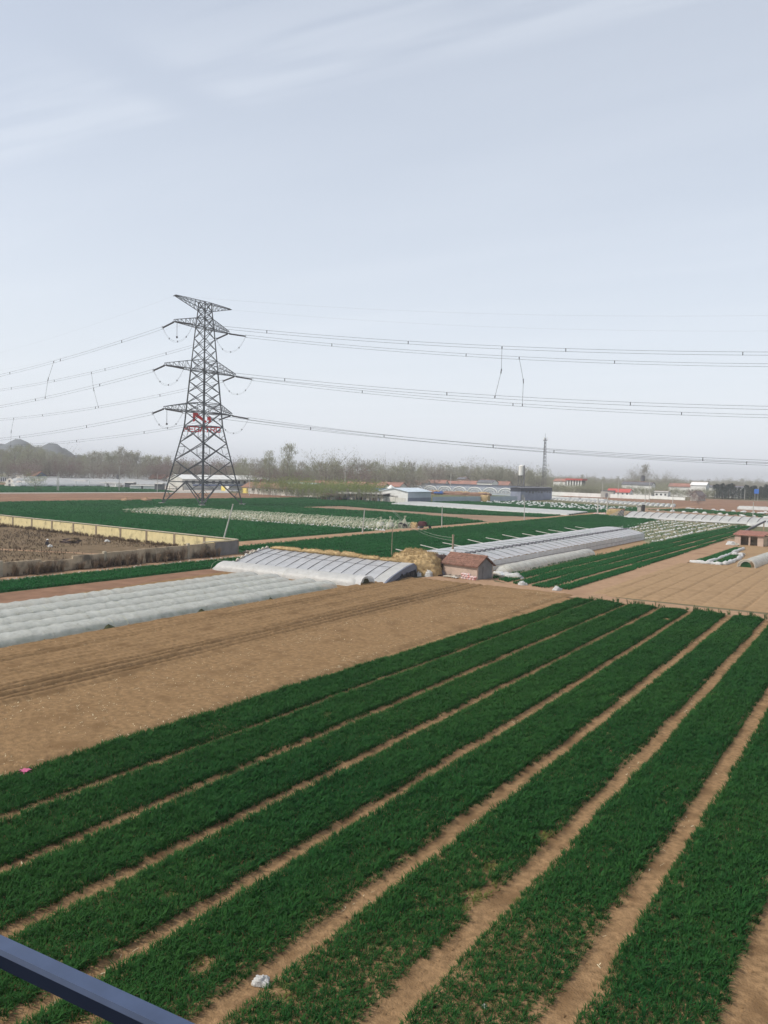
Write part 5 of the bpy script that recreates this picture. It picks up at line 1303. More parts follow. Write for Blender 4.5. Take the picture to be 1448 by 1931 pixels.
# poles farther off
PL = [(-339, 234, 9.2, .2, 'slim pale pole, right one of the pair beyond the red strip at far left'), (-343, 236, 6.0, .2, 'shorter pole, left one of the pair beyond the red strip at far left'), (-334, 265, 12.5, .2, 'tall dark pole left of the pylon carrying a box'), (-316, 274, 9.0, .16, 'thin pale pole close left of the pylon leg'),
      (-260, 281, 11.0, .18, 'thin pole before the long tile-roofed barn'), (-219, 301, 12.0, .22, 'tall pale pole behind the white perimeter wall'), (-89.4, 271.5, 5.0, .24, 'short stout pole at the bend of the farm road, left of two'), (-86.6, 273, 5.6, .22, 'short stout pole at the bend of the farm road, right of two'),
      (-155, 478, 10.5, .2, 'tall pole rising behind the far small tunnels'), (-75, 316, 6.6, .14, 'thin pole behind the panelled greenhouse, left of the pale lane end'), (-38.7, 262, 5.8, .14, 'thin pole behind the panelled greenhouse at the right'), (-93, 344, 8.0, .15, 'thin pole beside the lane among far fields'),
      (-107.8, 600, 12, .25, 'tall pale pole before the conifers'), (-92.8, 590, 6.5, .22, 'short pale pole at the edge of the conifers'), (-255, 470, 13, .25, 'pale pole rising above the red village roofs, left'), (-205, 540, 14, .25, 'pale pole rising above the red village roofs, right'),
      (-300, 400, 15, .2, 'slim pole above the willows, left of three'), (-297, 403, 15.5, .2, 'slim pole above the willows, middle of three'), (-288, 405, 16, .2, 'slim pole above the willows, right of three'), (-120, 452, 11, .18, 'pole between the white wall and the small tunnels'), (-152, 500, 12, .2, 'pole by the grey gateway in the white wall')]
for x_, y_, h, r_, lab in PL: pole('utility_pole', lab, x_, y_, h, r_, (0, 0), h > 8, group='utility poles')
t = thing('pole_box', 'dark transformer box on the tall pole left of the pylon', 'transformer', (-333.6, 264.2, 0)); MB().box(-.9, .3, -.7, -.1, 6.2, 8.4).build('box_body', M['slate'], t); MB().beam((-.9, -.1, 6.1), (.6, .6, 6.1), .15).build('bracket', M['slate'], t); MB().box(-1.6, -1.1, -.5, 0, 2.2, 4.0).build('meter_box', M['white_paint'], t)
for k, (x_, y_) in enumerate(((-409, 259), (-408, 293), (-407.6, 302), (-407, 313), (-420, 276), (-415, 285))):
    pole('marker_post', 'short white post along the far green strip, %s in the row' % ordinal(k), x_, y_, 3.4, .28, (0, 0), False, 'white_paint', group='white posts along the far green strip', cat='post')

# ================================================================== VILLAGE
def windows(parent, spec, m='window'):
    """spec: list of (cx, y, cz, w, h, axis, sign) on walls; frame box with recessed pane and sill"""
    for cx, cy, cz, w, h, ax_, sg_ in spec:
        if ax_ == 'y':
            fo = MB().box(cx - w / 2 - .12, cx + w / 2 + .12, min(cy, cy + sg_ * .06), max(cy, cy + sg_ * .06), cz - h / 2 - .12, cz + h / 2 + .12).build('window', M['white_paint'], parent)
            MB().box(cx - w / 2, cx + w / 2, min(cy + sg_ * .062, cy + sg_ * .08), max(cy + sg_ * .062, cy + sg_ * .08), cz - h / 2, cz + h / 2).build('pane', M[m], fo)
        else:
            fo = MB().box(min(cx, cx + sg_ * .06), max(cx, cx + sg_ * .06), cy - w / 2 - .12, cy + w / 2 + .12, cz - h / 2 - .12, cz + h / 2 + .12).build('window', M['white_paint'], parent)
            MB().box(min(cx + sg_ * .062, cx + sg_ * .08), max(cx + sg_ * .062, cx + sg_ * .08), cy - w / 2, cy + w / 2, cz - h / 2, cz + h / 2).build('pane', M[m], fo)
def house(label, x, y, w, d, eave, ridge, rz=0, wall='white_wall', roof='tile_far', nwin=3, group=None, chim=True, name='village_house', cat='house', gable=None, ww=1.3, wh=1.2):
    t = thing(name, label, cat, (x, y, 0), rz, group)
    MB().extr_x([(-d / 2, 0), (d / 2, 0), (d / 2, eave), (0, ridge - .15), (-d / 2, eave)], -w / 2, w / 2).build('walls', M[wall], t)
    if gable: MB().extr_x([(-d / 2, 0), (d / 2, 0), (d / 2, eave), (0, ridge - .15), (-d / 2, eave)], w / 2 + .003, w / 2 + .05).build('gable_face', M[gable], t)
    o_ = .5; sl = (ridge - eave) / (d / 2)
    rf = MB().extr_x([(-d / 2 - o_, eave - o_ * sl), (0, ridge), (d / 2 + o_, eave - o_ * sl), (d / 2 + o_, eave - o_ * sl + .22), (0, ridge + .25), (-d / 2 - o_, eave - o_ * sl + .22)], -w / 2 - .4, w / 2 + .4).build('roof', M[roof], t)
    MB().beam((-w / 2 - .4, 0, ridge + .28), (w / 2 + .4, 0, ridge + .28), .3).build('ridge_cap', M['tile_brown'], rf)
    if chim:
        cx = random.uniform(-w * .3, w * .3); MB().box(cx - .35, cx + .35, d * .12, d * .12 + .7, ridge - .8, ridge + .9).build('chimney', M['plaster'], rf)
    if nwin: windows(t, [(-w / 2 + w * (i + .5) / nwin, -d / 2, eave * .55, ww, wh, 'y', -1) for i in range(nwin)])
    MB().box(w / 2 + .06, w / 2 + .12, -.5, .5, 0, 2.1).build('door', M['wood'], t)
    return t

# white perimeter wall with panels
pw_ = thing('perimeter_wall', 'long white perimeter wall at the edge of the village fields', 'wall', (-264, 305, 0), math.atan2(-23, 90))
for k in range(16):
    MB().box(k * 5.8 + .12, k * 5.8 + 5.68, -.12, .12, 0, 2.25 + .15 * math.sin(k * 2)).build('wall_panel', M['white_wall'], pw_)
    MB().box(k * 5.8 - .12, k * 5.8 + .119, -.18, .18, 0, 2.5).build('wall_post', M['concrete'], pw_)
# long barn
barn = house('long white barn with brown tiled roof beside the road', -267, 308, 47, 9, 3.4, 5.6, R(-12), 'white_wall', 'tile_brown', 0, None, False, 'barn', 'barn')
windows(barn, [(-20 + 6.2 * i, -4.5, 2.3, 1.3, .9, 'y', -1) for i in range(7)])
MB().box(-23.3, -17.8, -4.60, -4.505, .1, 2.9).build('yellow_panel', M['yellow_paint'], barn)
t = house('low shed with slate roof behind the white perimeter wall', -237, 312, 20, 8, 2.9, 4.0, R(-12), 'white_wall', 'slate', 2, None, False, 'shed', 'shed')
gt = thing('yellow_gate', 'yellow painted gate panel beside the parked white car', 'gate', (-320, 326, 0), R(-20)); MB().box(-5, 0, -.1, .1, .2, 2.8).build('gate_leaf', M['yellow_paint'], gt); MB().box(.4, 5, -.12, .12, 0, 3.0).build('gate_wall', M['white_wall'], gt); MB().box(-5.3, -5.02, -.2, .2, 0, 3.2).build('gate_post', M['concrete'], gt)
# parked car
car = thing('parked_car', 'white car parked on the road left of the barn', 'car', (-309, 322, .03), R(40))
def carbody():
    b = MB(); prof = [(-2.2, .35), (2.2, .35), (2.25, .75), (1.4, .92), (.75, 1.42), (-1.1, 1.45), (-1.8, .98), (-2.25, .9)]
    n = len(prof); V = []
    for s_, k in ((-.86, 1), (.86, 1)):
        for x, z in prof: V.append((x, s_ * (.80 if z > 1.2 else 1), z))
    b.add(V, [tuple(range(n)), tuple(range(n, 2 * n))[::-1]] + [(i, n + i, n + (i + 1) % n, (i + 1) % n) for i in range(n)]); return b
carbody().build('body', M['car_white'], car)
for s_ in (-1, 1):
    MB().add([(-1.55, s_ * .80, 1.0), (1.2, s_ * .82, .98), (.7, s_ * .74, 1.36), (-1.05, s_ * .74, 1.38)], [(0, 1, 2, 3)]).build('side_window', M['window'], car)
    for wx in (-1.35, 1.35):
        o = MB().tube([(wx, s_ * .72, .33), (wx, s_ * .9, .33)], .33, 14).build('wheel', M['black'], car); MB().tube([(wx, s_ * .9, .33), (wx, s_ * .915, .33)], .2, 10).build('rim', M['steel_light'], o)
    MB().box(2.2, 2.27, s_ * .6 - .18, s_ * .6 + .18, .6, .76).build('headlight', M['film_clear'], car)
MB().add([(1.42, -.78, .95), (1.42, .78, .95), (.8, .68, 1.40), (.8, -.68, 1.40)], [(0, 1, 2, 3)]).build('windscreen', M['window'], car)
# long white two-storey building behind the pylon
lb = house('long pale two-storey building with dark windows behind the pylon', -354, 358, 76, 12, 6.2, 8.6, R(90), 'white_wall', 'white_paint', 0, None, False, 'long_building', 'building')
windows(lb, [(-35 + 5.4 * i, -6.0, 4.4, 2.4, 1.8, 'y', -1) for i in range(14)])
MB().box(-30, 37, -6.9, -6.01, 2.5, 2.9).build('blue_awning', M['blue_metal'], lb)
MB().box(27.5, 33, -6.5, -6.12, 3.0, 6.6).build('red_panel', M['red_metal'], lb)
# white warehouse with gable
wh = thing('warehouse', 'white gabled warehouse with pale blue metal roof and grey side wall', 'warehouse', (-183, 287, 0), R(-3))
MB().extr_y([(-7.2, 0), (7.2, 0), (7.2, 4.5), (0, 5.85), (-7.2, 4.5)], 0, .25).build('gable_wall', M['white_paint'], wh)
MB().box(6.95, 7.2, .252, 18, 2.0, 4.45).build('side_wall', M['grey_sheet'], wh); MB().box(6.95, 7.22, .252, 18, 0, 1.998).build('side_base', M['grey_sheet_dark'], wh)
MB().box(-7.2, -6.95, .252, 18, 0, 4.45).build('side_wall', M['white_paint'], wh); MB().extr_y([(-6.9, 0), (6.9, 0), (6.9, 4.5), (0, 5.8), (-6.9, 4.5)], 17.7, 17.95).build('gable_wall', M['white_paint'], wh)
rf = MB().extr_y([(-7.7, 4.42), (0, 5.87), (7.7, 4.42), (7.7, 4.6), (0, 6.07), (-7.7, 4.6)], -.5, 18.5).build('roof', M['pale_blue'], wh)
for k in range(12): MB().beam((.1, k * 1.52, 6.08), (7.68, k * 1.52, 4.64), .08, .05).build('roof_rib', M['pale_blue'], rf)
for k in range(8): MB().box(7.201, 7.25, 1.2 + k * 2.05, 1.32 + k * 2.05, 2.0, 4.4).build('wall_rib', M['grey_sheet'], wh)
for x0 in (-5.2, -1.2): MB().box(x0, x0 + 3.4, -.06, -.002, 1.9, 2.7).build('window_strip', M['concrete'], wh)
# grey wall from warehouse to dark shed
gw = thing('grey_wall', 'low grey wall running from the warehouse to the dark shed', 'wall', (-174.6, 305.5, 0), math.atan2(66.5, 11.6))
for k in range(13): MB().box(k * 5.1 + .02, k * 5.1 + 5.06, -.12, .12, 0, 2.3).build('wall_panel', M['grey_sheet'], gw)
ds = thing('dark_shed', 'tall dark blue-grey shed with ragged black band beside the water tower', 'shed', (-162, 372, 0))
MB().box(-5.5, 0, 0, 42, 0, 4.6).build('lower_walls', mat('shed_blue', (.24, .26, .33), .7, .12, .3), ds); MB().box(-5.6, .1, -.1, 42.1, 4.602, 6.4).build('upper_band', mat('shed_band', (.06, .065, .085), .8, .3, .3), ds)
MB().extr_y([(-5.9, 6.402), (.4, 6.402), (-2.7, 6.8)], -.4, 42.4).build('roof', M['slate'], ds)
MB().box(.102, .16, 1, 4, 0, 3).build('door', M['concrete'], ds)
for k in range(9): MB().box(.102, .15, 6 + k * 4, 8.6 + k * 4, 4.1 - (k % 3) * .3, 4.65).build('band_rag', M['slate'], ds)
# arched multi-bay greenhouse
ag = thing('arched_greenhouse', 'row of eight arched film greenhouse bays behind the warehouse', 'greenhouse', (-292, 460, 0))
BW = 10.9
for k in range(8):
    x0 = k * BW; n = 12
    P = [[(x0 + BW / 2 - math.cos(math.pi * j / n) * BW * .46, y, 1.5 + 3.0 * math.sin(math.pi * j / n)) for j in range(n + 1)] for y in (0, 12, 24, 36)]
    MB().grid(np.array(P)).build('vault_film', M['film_clear'], ag, smooth=True)
    MB().add([(x0 + BW / 2 - math.cos(math.pi * j / n) * BW * .46, .02, 1.5 + 3.0 * math.sin(math.pi * j / n)) for j in range(n + 1)] + [(x0 + BW * .96, .02, .2), (x0 + BW * .04, .02, .2)], [tuple(range(n + 3))]).build('end_film', M['film_clear'], ag)
    for q, rr in ((1.0, .30), (.62, .12)): MB().tube([(x0 + BW / 2 - math.cos(math.pi * j / n) * BW * .46 * q, -.08, 1.5 + 3.0 * q * math.sin(math.pi * j / n)) for j in range(n + 1)], rr, 5, False).build('arch_rib', M['white_paint'], ag)
    MB().beam((x0 + BW * .04, -.1, 1.5), (x0 + BW * .96, -.1, 1.5), .16).build('tie_rail', M['white_paint'], ag)
    for xx_ in (.04, .35, .65, .96): MB().beam((x0 + BW * xx_, -.1, .2), (x0 + BW * xx_, -.1, 1.5 + 2.6 * math.sin(math.pi * xx_)), .08).build('end_post', M['steel_light'], ag)
MB().box(-2, 8 * BW + 1, 38, 38.6, 0, 5.6).build('back_wall', M['grey_sheet_dark'], ag); MB().box(-2.2, 8 * BW + 1.2, 37.8, 38.8, 5.602, 5.95).build('wall_cap', M['slate'], ag)
MB().box(-1, 8 * BW, -.6, -.25, 0, 1.2).build('front_plinth', M['grey_sheet'], ag)
for k, (x_, y_, w) in enumerate(((-246, 428, 9), (-230, 432, 11), (-214, 430, 8))):
    t = thing('soil_heap', 'low brown heap before the arched greenhouse, %s of three' % ['left', 'middle', 'right'][k], 'earth', (x_, y_, 0), 0, 'brown heaps before the arched greenhouse'); blob(w, 5, 1.9, 21 + k, .4, 2.0).build('heap_earth', M['tile_brown'], t, smooth=True); blob(w * .5, 3, 2.2, 25 + k, .4, 2).build('heap_earth', M['straw'], t, (w * .3, 1, 0), smooth=True)
t = thing('blue_truck', 'small blue vehicle between the brown heaps', 'truck', (-238, 424, 0), R(8)); MB().box(-3, 1, -1, 1, .8, 1.7).build('truck_bed', M['blue_metal'], t); MB().extr_y([(1.05, .7), (2.6, .7), (2.6, 1.5), (2.1, 2.3), (1.05, 2.3)], -.95, .95).build('cab', M['blue_metal'], t); MB().add([(2.62, -.8, 1.5), (2.62, .8, 1.5), (2.13, .8, 2.2), (2.13, -.8, 2.2)], [(0, 1, 2, 3)]).build('windscreen', M['window'], t)
for wx in (-2, 1.8):
    for s_ in (-1, 1): MB().tube([(wx, s_ * .75, .4), (wx, s_ * 1.0, .4)], .4, 12).build('wheel', M['black'], t)
# water tower
wt = thing('water_tower', 'white cylindrical water tank on dark steel legs behind the dark shed', 'water tower', (-188, 432, 0))
MB().tube([(0, 0, 12.6), (0, 0, 12.9), (0, 0, 18.2), (0, 0, 18.9)], [1.2, 1.65, 1.65, .35], 18).build('tank', M['white_paint'], wt, smooth=False)
for a in range(4):
    c, s_ = math.cos(a * math.pi / 2 + .4), math.sin(a * math.pi / 2 + .4); MB().beam((c * 2.2, s_ * 2.2, 0), (c * 1.5, s_ * 1.5, 12.7), .28).build('leg', M['slate'], wt)
    c2, s2 = math.cos(a * math.pi / 2 + .4 + math.pi / 2), math.sin(a * math.pi / 2 + .4 + math.pi / 2)
    b = MB()
    for z0, z1 in ((1, 5), (5, 9), (9, 12.5)): b.beam((c * (2.2 - z0 * .055), s_ * (2.2 - z0 * .055), z0), (c2 * (2.2 - z1 * .055), s2 * (2.2 - z1 * .055), z1), .13); b.beam((c * (2.2 - z1 * .055), s_ * (2.2 - z1 * .055), z1), (c2 * (2.2 - z1 * .055), s2 * (2.2 - z1 * .055), z1), .13)
    b.build('brace', M['slate'], wt)
MB().beam((1.9, -.6, 0), (1.9, -.6, 18.6), .5, .7).build('shade_column', M['slate'], wt)  # dark column added for the tank's shadow side
MB().tube([(0, 0, 12.45), (0, 0, 12.58)], 2.1, 16).build('platform', M['slate'], wt)
# communications mast
cm = thing('lattice_mast', 'thin distant lattice mast rising above the trees', 'mast', (-262, 650, 0))
for a in range(3):
    c, s_ = math.cos(a * 2.094), math.sin(a * 2.094); MB().tube([(c * 2.4, s_ * 2.4, 0), (c * .75, s_ * .75, 46)], .17, 5).build('leg', M['steel'], cm)
    c2, s2 = math.cos(a * 2.094 + 2.094), math.sin(a * 2.094 + 2.094); b = MB()
    for k in range(15):
        z0, z1 = k * 3.05, (k + 1) * 3.05; r0, r1 = 2.4 - z0 * .0359, 2.4 - z1 * .0359
        b.beam((c * r0, s_ * r0, z0), (c2 * r1, s2 * r1, z1), .13); b.beam((c2 * r0, s2 * r0, z0), (c * r1, s_ * r1, z1), .13)
    b.build('bracing', M['steel'], cm)
for a in range(3):
    c, s_ = math.cos(a * 2.094 + .5), math.sin(a * 2.094 + .5); MB().beam((c * 1.7, s_ * 1.7, 43.8), (c * 1.7, s_ * 1.7, 46.2), .5, .3).build('antenna_panel', M['white_paint'], cm)
MB().tube([(0, 0, 43.4), (0, 0, 43.7)], 1.9, 12).build('antenna_platform', M['steel'], cm); MB().tube([(0, 0, 46), (0, 0, 49.5)], .12, 5).build('spire', M['steel'], cm)

# left: house with blue gable, white colonnade fence, film greenhouses
house('low red-roofed house with dark blue gable at the far left', -536, 352, 19, 10, 4.0, 7.4, R(-14), 'white_wall', 'tile_far', 3, None, True, 'village_house', 'house', 'blue_house')
t = thing('red_stall', 'small red stall before the blue-gabled house', 'stall', (-527, 336, 0), R(30)); MB().box(-3, 3, -1.5, 1.5, 0, 2.0).build('stall_body', M['red_metal'], t); MB().box(-3.3, 3.3, -1.8, 1.8, 2.002, 2.25).build('stall_roof', M['white_paint'], t)
t = thing('white_fence', 'white slatted fence with dark gaps at the far left edge', 'fence', (-556, 322, 0), math.atan2(24, 30))
for k in range(30): MB().box(k * 1.5, k * 1.5 + .8, -.1, .1, 0, 3.2).build('slat', M['white_paint'], t)
MB().box(0, 45, .15, .3, 2.6, 3.4).build('rail', M['white_paint'], t); MB().box(0, 45, .35, .5, 0, 2.6).build('backing', M['slate'], t)
first = None
for k in range(17):
    x_ = -414 - k * 13.5; y0 = -x_ / 1.62 + 26 * ((k * 7) % 5) / 4; L = (-x_ / 1.04 - y0) * (.72 + .28 * ((k * 3) % 4) / 3)
    if first is None:
        first = t = thing('film_greenhouse', 'long low pale film greenhouse left of the pylon, foremost of the block', 'greenhouse', (x_, y0, 0), 0, 'crowded block of film greenhouses')
        tunnel_film(100, 10.5, 3.3, 15, hoop=8, sag=.05, wob=.05, n=9, taper0=3, taper1=3).build('film', M['film_far'], first, smooth=True)
        MB().extr_y([(-5.0, 0), (-5.0, 1.2), (-2.5, 2.75), (0, 3.2), (2.5, 2.75), (5.0, 1.2), (5.0, 0)], -.2, -.05).build('end_wall', M['white_wall'], first)
        MB().box(-1, 1, -.3, -.201, 0, 2.1).build('door', M['slate'], first)
        for q in range(12): MB().box(5.15, 5.45, 3 + q * 8, 6 + q * 8, .2, 1.0).build('side_vent', M['slate'], first)
    else: t = copy_tree(first, loc=(x_, y0, 0), label='long low pale film greenhouse left of the pylon, %s from the front' % ordinal(k))
    t.scale = (1 + .12 * math.sin(k * 2.2), L / 100, (.72 + .06 * k + .12 * math.sin(k * 1.7)))
t = thing('pump_box', 'black pump box among the far left greenhouses', 'cabinet', (-560, 380, 0)); MB().box(-3, 3, -2, 2, 0, 4.4).build('box_body', M['black'], t); MB().box(-3.3, 3.3, -2.3, 2.3, 4.402, 4.8).build('box_lid', M['slate'], t)

# fence and small sheds on the pale yard
t = thing('wire_fence', 'low fence of dark posts and rails across the pale yard left of the pylon', 'fence', (-440, 330, 0), math.atan2(-26, 112))
for k in range(16): MB().beam((k * 7.5, 0, 0), (k * 7.5, 0, 2.3), .22).build('post', M['wood'], t)
for z_ in (1.0, 2.2): MB().beam((0, 0, z_), (112.5, 0, z_), .1).build('rail', M['wood'], t)
for k, (px, D, w, h, m) in enumerate(((150, 560, 8, 3.0, 'white_wall'), (205, 520, 12, 2.6, 'white_paint'), (245, 500, 5, 3.6, 'slate'), (270, 470, 14, 2.4, 'white_paint'), (300, 455, 4, 4.2, 'slate'), (175, 600, 16, 3.4, 'film_far'))):
    a_ = R(33.2) - math.atan((px - 724) / 1507.0)
    t = thing('yard_shed', 'small %s shed on the pale yard left of the pylon, %s from left' % ('dark' if m == 'slate' else 'pale', ordinal([0, 2, 3, 4, 5, 1][k])), 'shed', (-math.sin(a_) * D, math.cos(a_) * D, 0), R(30))
    MB().box(-w / 2, w / 2, -2.5, 2.5, 0, h * .8).build('walls', M[m], t); MB().extr_x([(-2.9, h * .8), (2.9, h * .8 + .004), (0, h)], -w / 2 - .3, w / 2 + .3).build('roof', M['concrete'], t); MB().box(-.6, .6, -2.56, -2.502, 0, 1.9).build('door', M['slate'], t)
# red-tiled houses
HL = []
def bear(px): # unit bearing for a column of the picture frame 0..1448 (plan direction only)
    a = R(33.2) - math.atan((px - 724) / 1507.0); return -math.sin(a), math.cos(a)
rows_h = [(585, 455, 15), (612, 470, 13), (640, 450, 12), (672, 440, 13), (706, 452, 15), (738, 470, 16), (600, 540, 14), (655, 545, 16), (700, 560, 15), (760, 610, 18), (790, 615, 16), (822, 622, 17), (855, 628, 16), (885, 620, 15), (915, 640, 17), (945, 650, 15), (775, 690, 18), (835, 700, 18), (900, 705, 16), (350, 520, 15), (395, 530, 14), (430, 545, 15), (300, 640, 15), (330, 630, 16)]
for i, (px, D, w) in enumerate(rows_h):
    bx_, by_ = bear(px)
    zone = [h_ for h_ in rows_h if (h_[0] > 745) == (px > 745) and (h_[0] < 450) == (px < 450)]
    lab = 'red-tiled village house %s, %s of %d from left' % ('behind the arched greenhouse' if px > 745 else ('behind the pylon' if px < 450 else 'behind the willows'), ordinal(sorted(zone).index((px, D, w))), len(zone))
    house(lab, bx_ * D, by_ * D, w, 8.5, 3.9 + .4 * (i % 3), 6.3 + .5 * (i % 2) + (1.0 if D > 600 else 0), R(random.uniform(-9, 6)), 'white_wall' if i % 3 else 'plaster', 'tile_far', 3, 'red-tiled village houses')
def placed(px, D): b = bear(px); return b[0] * D, b[1] * D
x_, y_ = placed(572, 430); house('pale blue metal-roofed shed left of the willows', x_, y_, 24, 8, 5.0, 6.0, R(-14), 'white_wall', 'pale_blue', 0, None, False, 'shed', 'shed')
x_, y_ = placed(722, 372)
t = thing('blue_canopy', 'bright blue metal canopy roof beside the warehouse', 'canopy', (x_, y_, 0), R(-10)); MB().extr_x([(-4, 3.6), (0, 4.9), (4, 3.6), (4, 3.8), (0, 5.1), (-4, 3.8)], -6, 6).build('canopy_roof', M['blue_metal'], t)
for a in (-5.5, 5.5):
    for b_ in (-3.4, 3.4): MB().beam((a, b_, 0), (a, b_, 3.75), .2).build('post', M['steel_light'], t)
x_, y_ = placed(736, 392); t = thing('white_tent', 'small white peaked tent behind the blue canopy', 'tent', (x_, y_, 0)); MB().add([(-3, -3, 3.8), (3, -3, 3.8), (3, 3, 3.8), (-3, 3, 3.8), (0, 0, 6.6)], [(0, 1, 4), (1, 2, 4), (2, 3, 4), (3, 0, 4)]).build('tent_roof', M['white_paint'], t); MB().box(-2.8, 2.8, -2.8, 2.8, 0, 3.79).build('tent_body', M['white_wall'], t)
for k, (px, D, w, h, m) in enumerate(((660, 352, 12, 3.4, 'black'), (700, 345, 18, 3.6, 'slate'), (620, 345, 10, 2.8, 'tile_brown'), (640, 348, 6, 3.0, 'blue_house'))):
    x_, y_ = placed(px, D); t = thing('lean_shed', '%s behind the white perimeter wall' % ['black open lean-to', 'dark cluttered open shed next to the warehouse', 'low brown-roofed lean-to', 'small dark blue shed'][k], 'shed', (x_, y_, 0), R(-13))
    MB().box(-w / 2, w / 2, 2, 2.3, 0, h).build('back_wall', M[m], t); MB().extr_x([(-2.6, h - .5), (2.6, h), (2.6, h + .15), (-2.6, h - .35)], -w / 2 - .3, w / 2 + .3).build('roof', M['concrete'] if m != 'tile_brown' else M['tile_brown'], t)
    for q in range(int(w / 3) + 1): MB().beam((-w / 2 + q * 3, -2.4, 0), (-w / 2 + q * 3, -2.4, h - .5), .25).build('post', M['wood'], t)
    for q in range(int(w / 2.2)): MB().box(-w / 2 + .4 + q * 2.2, -w / 2 + 1.9 + q * 2.2, -1.2, .4, 0, 1.2 + .8 * random.random()).build('stored_crate', M[['slate', 'dark_brown', 'grey_sheet_dark', 'white_wall'][q % 4]], t)
# pale two-storey houses on the right
x_, y_ = placed(918, 600); house('white two-storey house with dark roof behind the arched greenhouse', x_, y_, 13, 9, 7.0, 9.0, R(-6), 'white_paint', 'slate', 4, None)
x_, y_ = placed(872, 640); house('tall pink-plastered house block above the village roofs', x_, y_, 7, 7, 9, 10.4, R(-6), 'plaster', 'slate', 2, None)
x_, y_ = placed(1057, 640); house('white house right of the lattice mast', x_, y_, 10, 8, 9.3, 11.0, R(-5), 'white_paint', 'tile_far', 4, None, ww=1.8, wh=2)
x_, y_ = placed(1085, 630)
t = thing('porticoed_house', 'white columned house with bright red flat roof', 'house', (x_, y_, 0), R(-5)); MB().box(-6, 6, -2.4, 3, 0, 10.2).build('walls', M['slate'], t); MB().box(-6.4, 6.4, -4.0, 3.2, 0, 5.8).build('ground_floor', M['white_wall'], t); MB().box(-7, 7, -4.6, 4.2, 10.202, 11.6).build('roof', M['red_metal'], t)
for k in range(6): MB().box(-6 + k * 2.2, -5.0 + k * 2.2, -3.9, -3.2, 5.802, 10.2).build('column', M['white_paint'], t)
x_, y_ = placed(1168, 590); house('long low house with bright red roof and white walls', x_, y_, 16, 7, 2.9, 5.0, R(-4), 'white_paint', 'red_metal', 5, None, False)
x_, y_ = placed(1248, 590); t = house('small flat white house right of the red-roofed one', x_, y_, 9, 6, 3.6, 4.2, R(-4), 'white_paint', 'concrete', 3, None, False)
for k, (px, D, w, h, r_, m, lab) in enumerate(((1195, 640, 17, 8.2, 10.2, 'slate', 'dark-roofed white house below the tall bare trees'), (1218, 632, 10, 8, 10.0, 'slate', 'white house with dark block beside the tall bare trees'), (1285, 640, 18, 7.5, 9.6, 'tile_far', 'long low red-tiled house at the far right'),
                                            (1318, 635, 11, 9, 11.0, 'white_paint', 'white domed-looking house above the scrub at right'), (1352, 655, 36, 7.6, 8.8, 'slate', 'long white shed behind the conifers'))):
    x_, y_ = placed(px, D); house(lab, x_, y_, w, 9, h, r_, R(-3), 'white_paint', m, 4, None, False)
x_, y_ = placed(1210, 650); t = thing('dark_silo', 'narrow dark silo rising between far white houses', 'silo', (x_, y_, 0)); MB().tube([(0, 0, 0), (0, 0, 14.6)], 1.5, 12).build('silo_body', M['slate'], t); MB().tube([(0, 0, 14.6), (0, 0, 15.2)], [1.6, .5], 12).build('silo_cap', M['black'], t)
# long white wall at right
t = thing('white_wall', 'long low white wall beyond the far small tunnels', 'wall', (-203, 512, 0), math.atan2(-14, 72))
for k in range(9): MB().box(k * 8 + .05, k * 8 + 7.95, -.2, .2, 0, 2.4).build('wall_panel', M['white_paint'], t)
t = thing('white_wall', 'bright white wall running right past the brown field', 'wall', (-172, 536, 0), math.atan2(-28, 62))
for k in range(8): MB().box(k * 8 + .05, k * 8 + 7.95, -.2, .2, 0, 1.7).build('wall_panel', M['white_paint'], t)
t = thing('gate_house', 'small grey gatehouse between the two white walls', 'hut', (-160, 505, 0)); MB().box(-4, 4, -2, 2, 0, 4.2).build('walls', M['concrete'], t); MB().box(-1, .6, -2.06, -2.002, 0, 3).build('door', M['slate'], t); MB().box(-4.3, 4.3, -2.3, 2.3, 4.202, 4.6).build('roof', M['slate'], t)
t = house('little dark-gabled hut beside the far brown field', -106, 508, 6, 6, 3.2, 5.6, R(60), 'concrete', 'slate', 0, None, False, 'field_hut', 'hut', 'black')
x_, y_ = placed(1425, 575); t = thing('blue_sign', 'square blue sign on a post before the conifers', 'sign', (x_, y_, 0)); MB().box(-1.4, 1.4, -.1, .05, 4.6, 7.6).build('sign_plate', M['blue_sign'], t); MB().beam((-.9, .12, 0), (-.9, .12, 7.4), .2).build('post', M['steel_light'], t); MB().beam((.9, .12, 0), (.9, .12, 7.4), .2).build('post', M['steel_light'], t)
t = thing('plastic_tunnel', 'white film tunnel at the right edge beside the far brown field', 'tunnel', (-62, 378, .02), 0); t.rotation_euler = (0, 0, R(-92)); tunnel_film(40, 3.6, 1.6, 29, hoop=2.2, sag=.06, n=9).build('film', M['film_white'], t, smooth=True); MB().box(-1.2, 1.2, -.1, -.02, 0, 1.1).build('end_film', M['bag'], t)

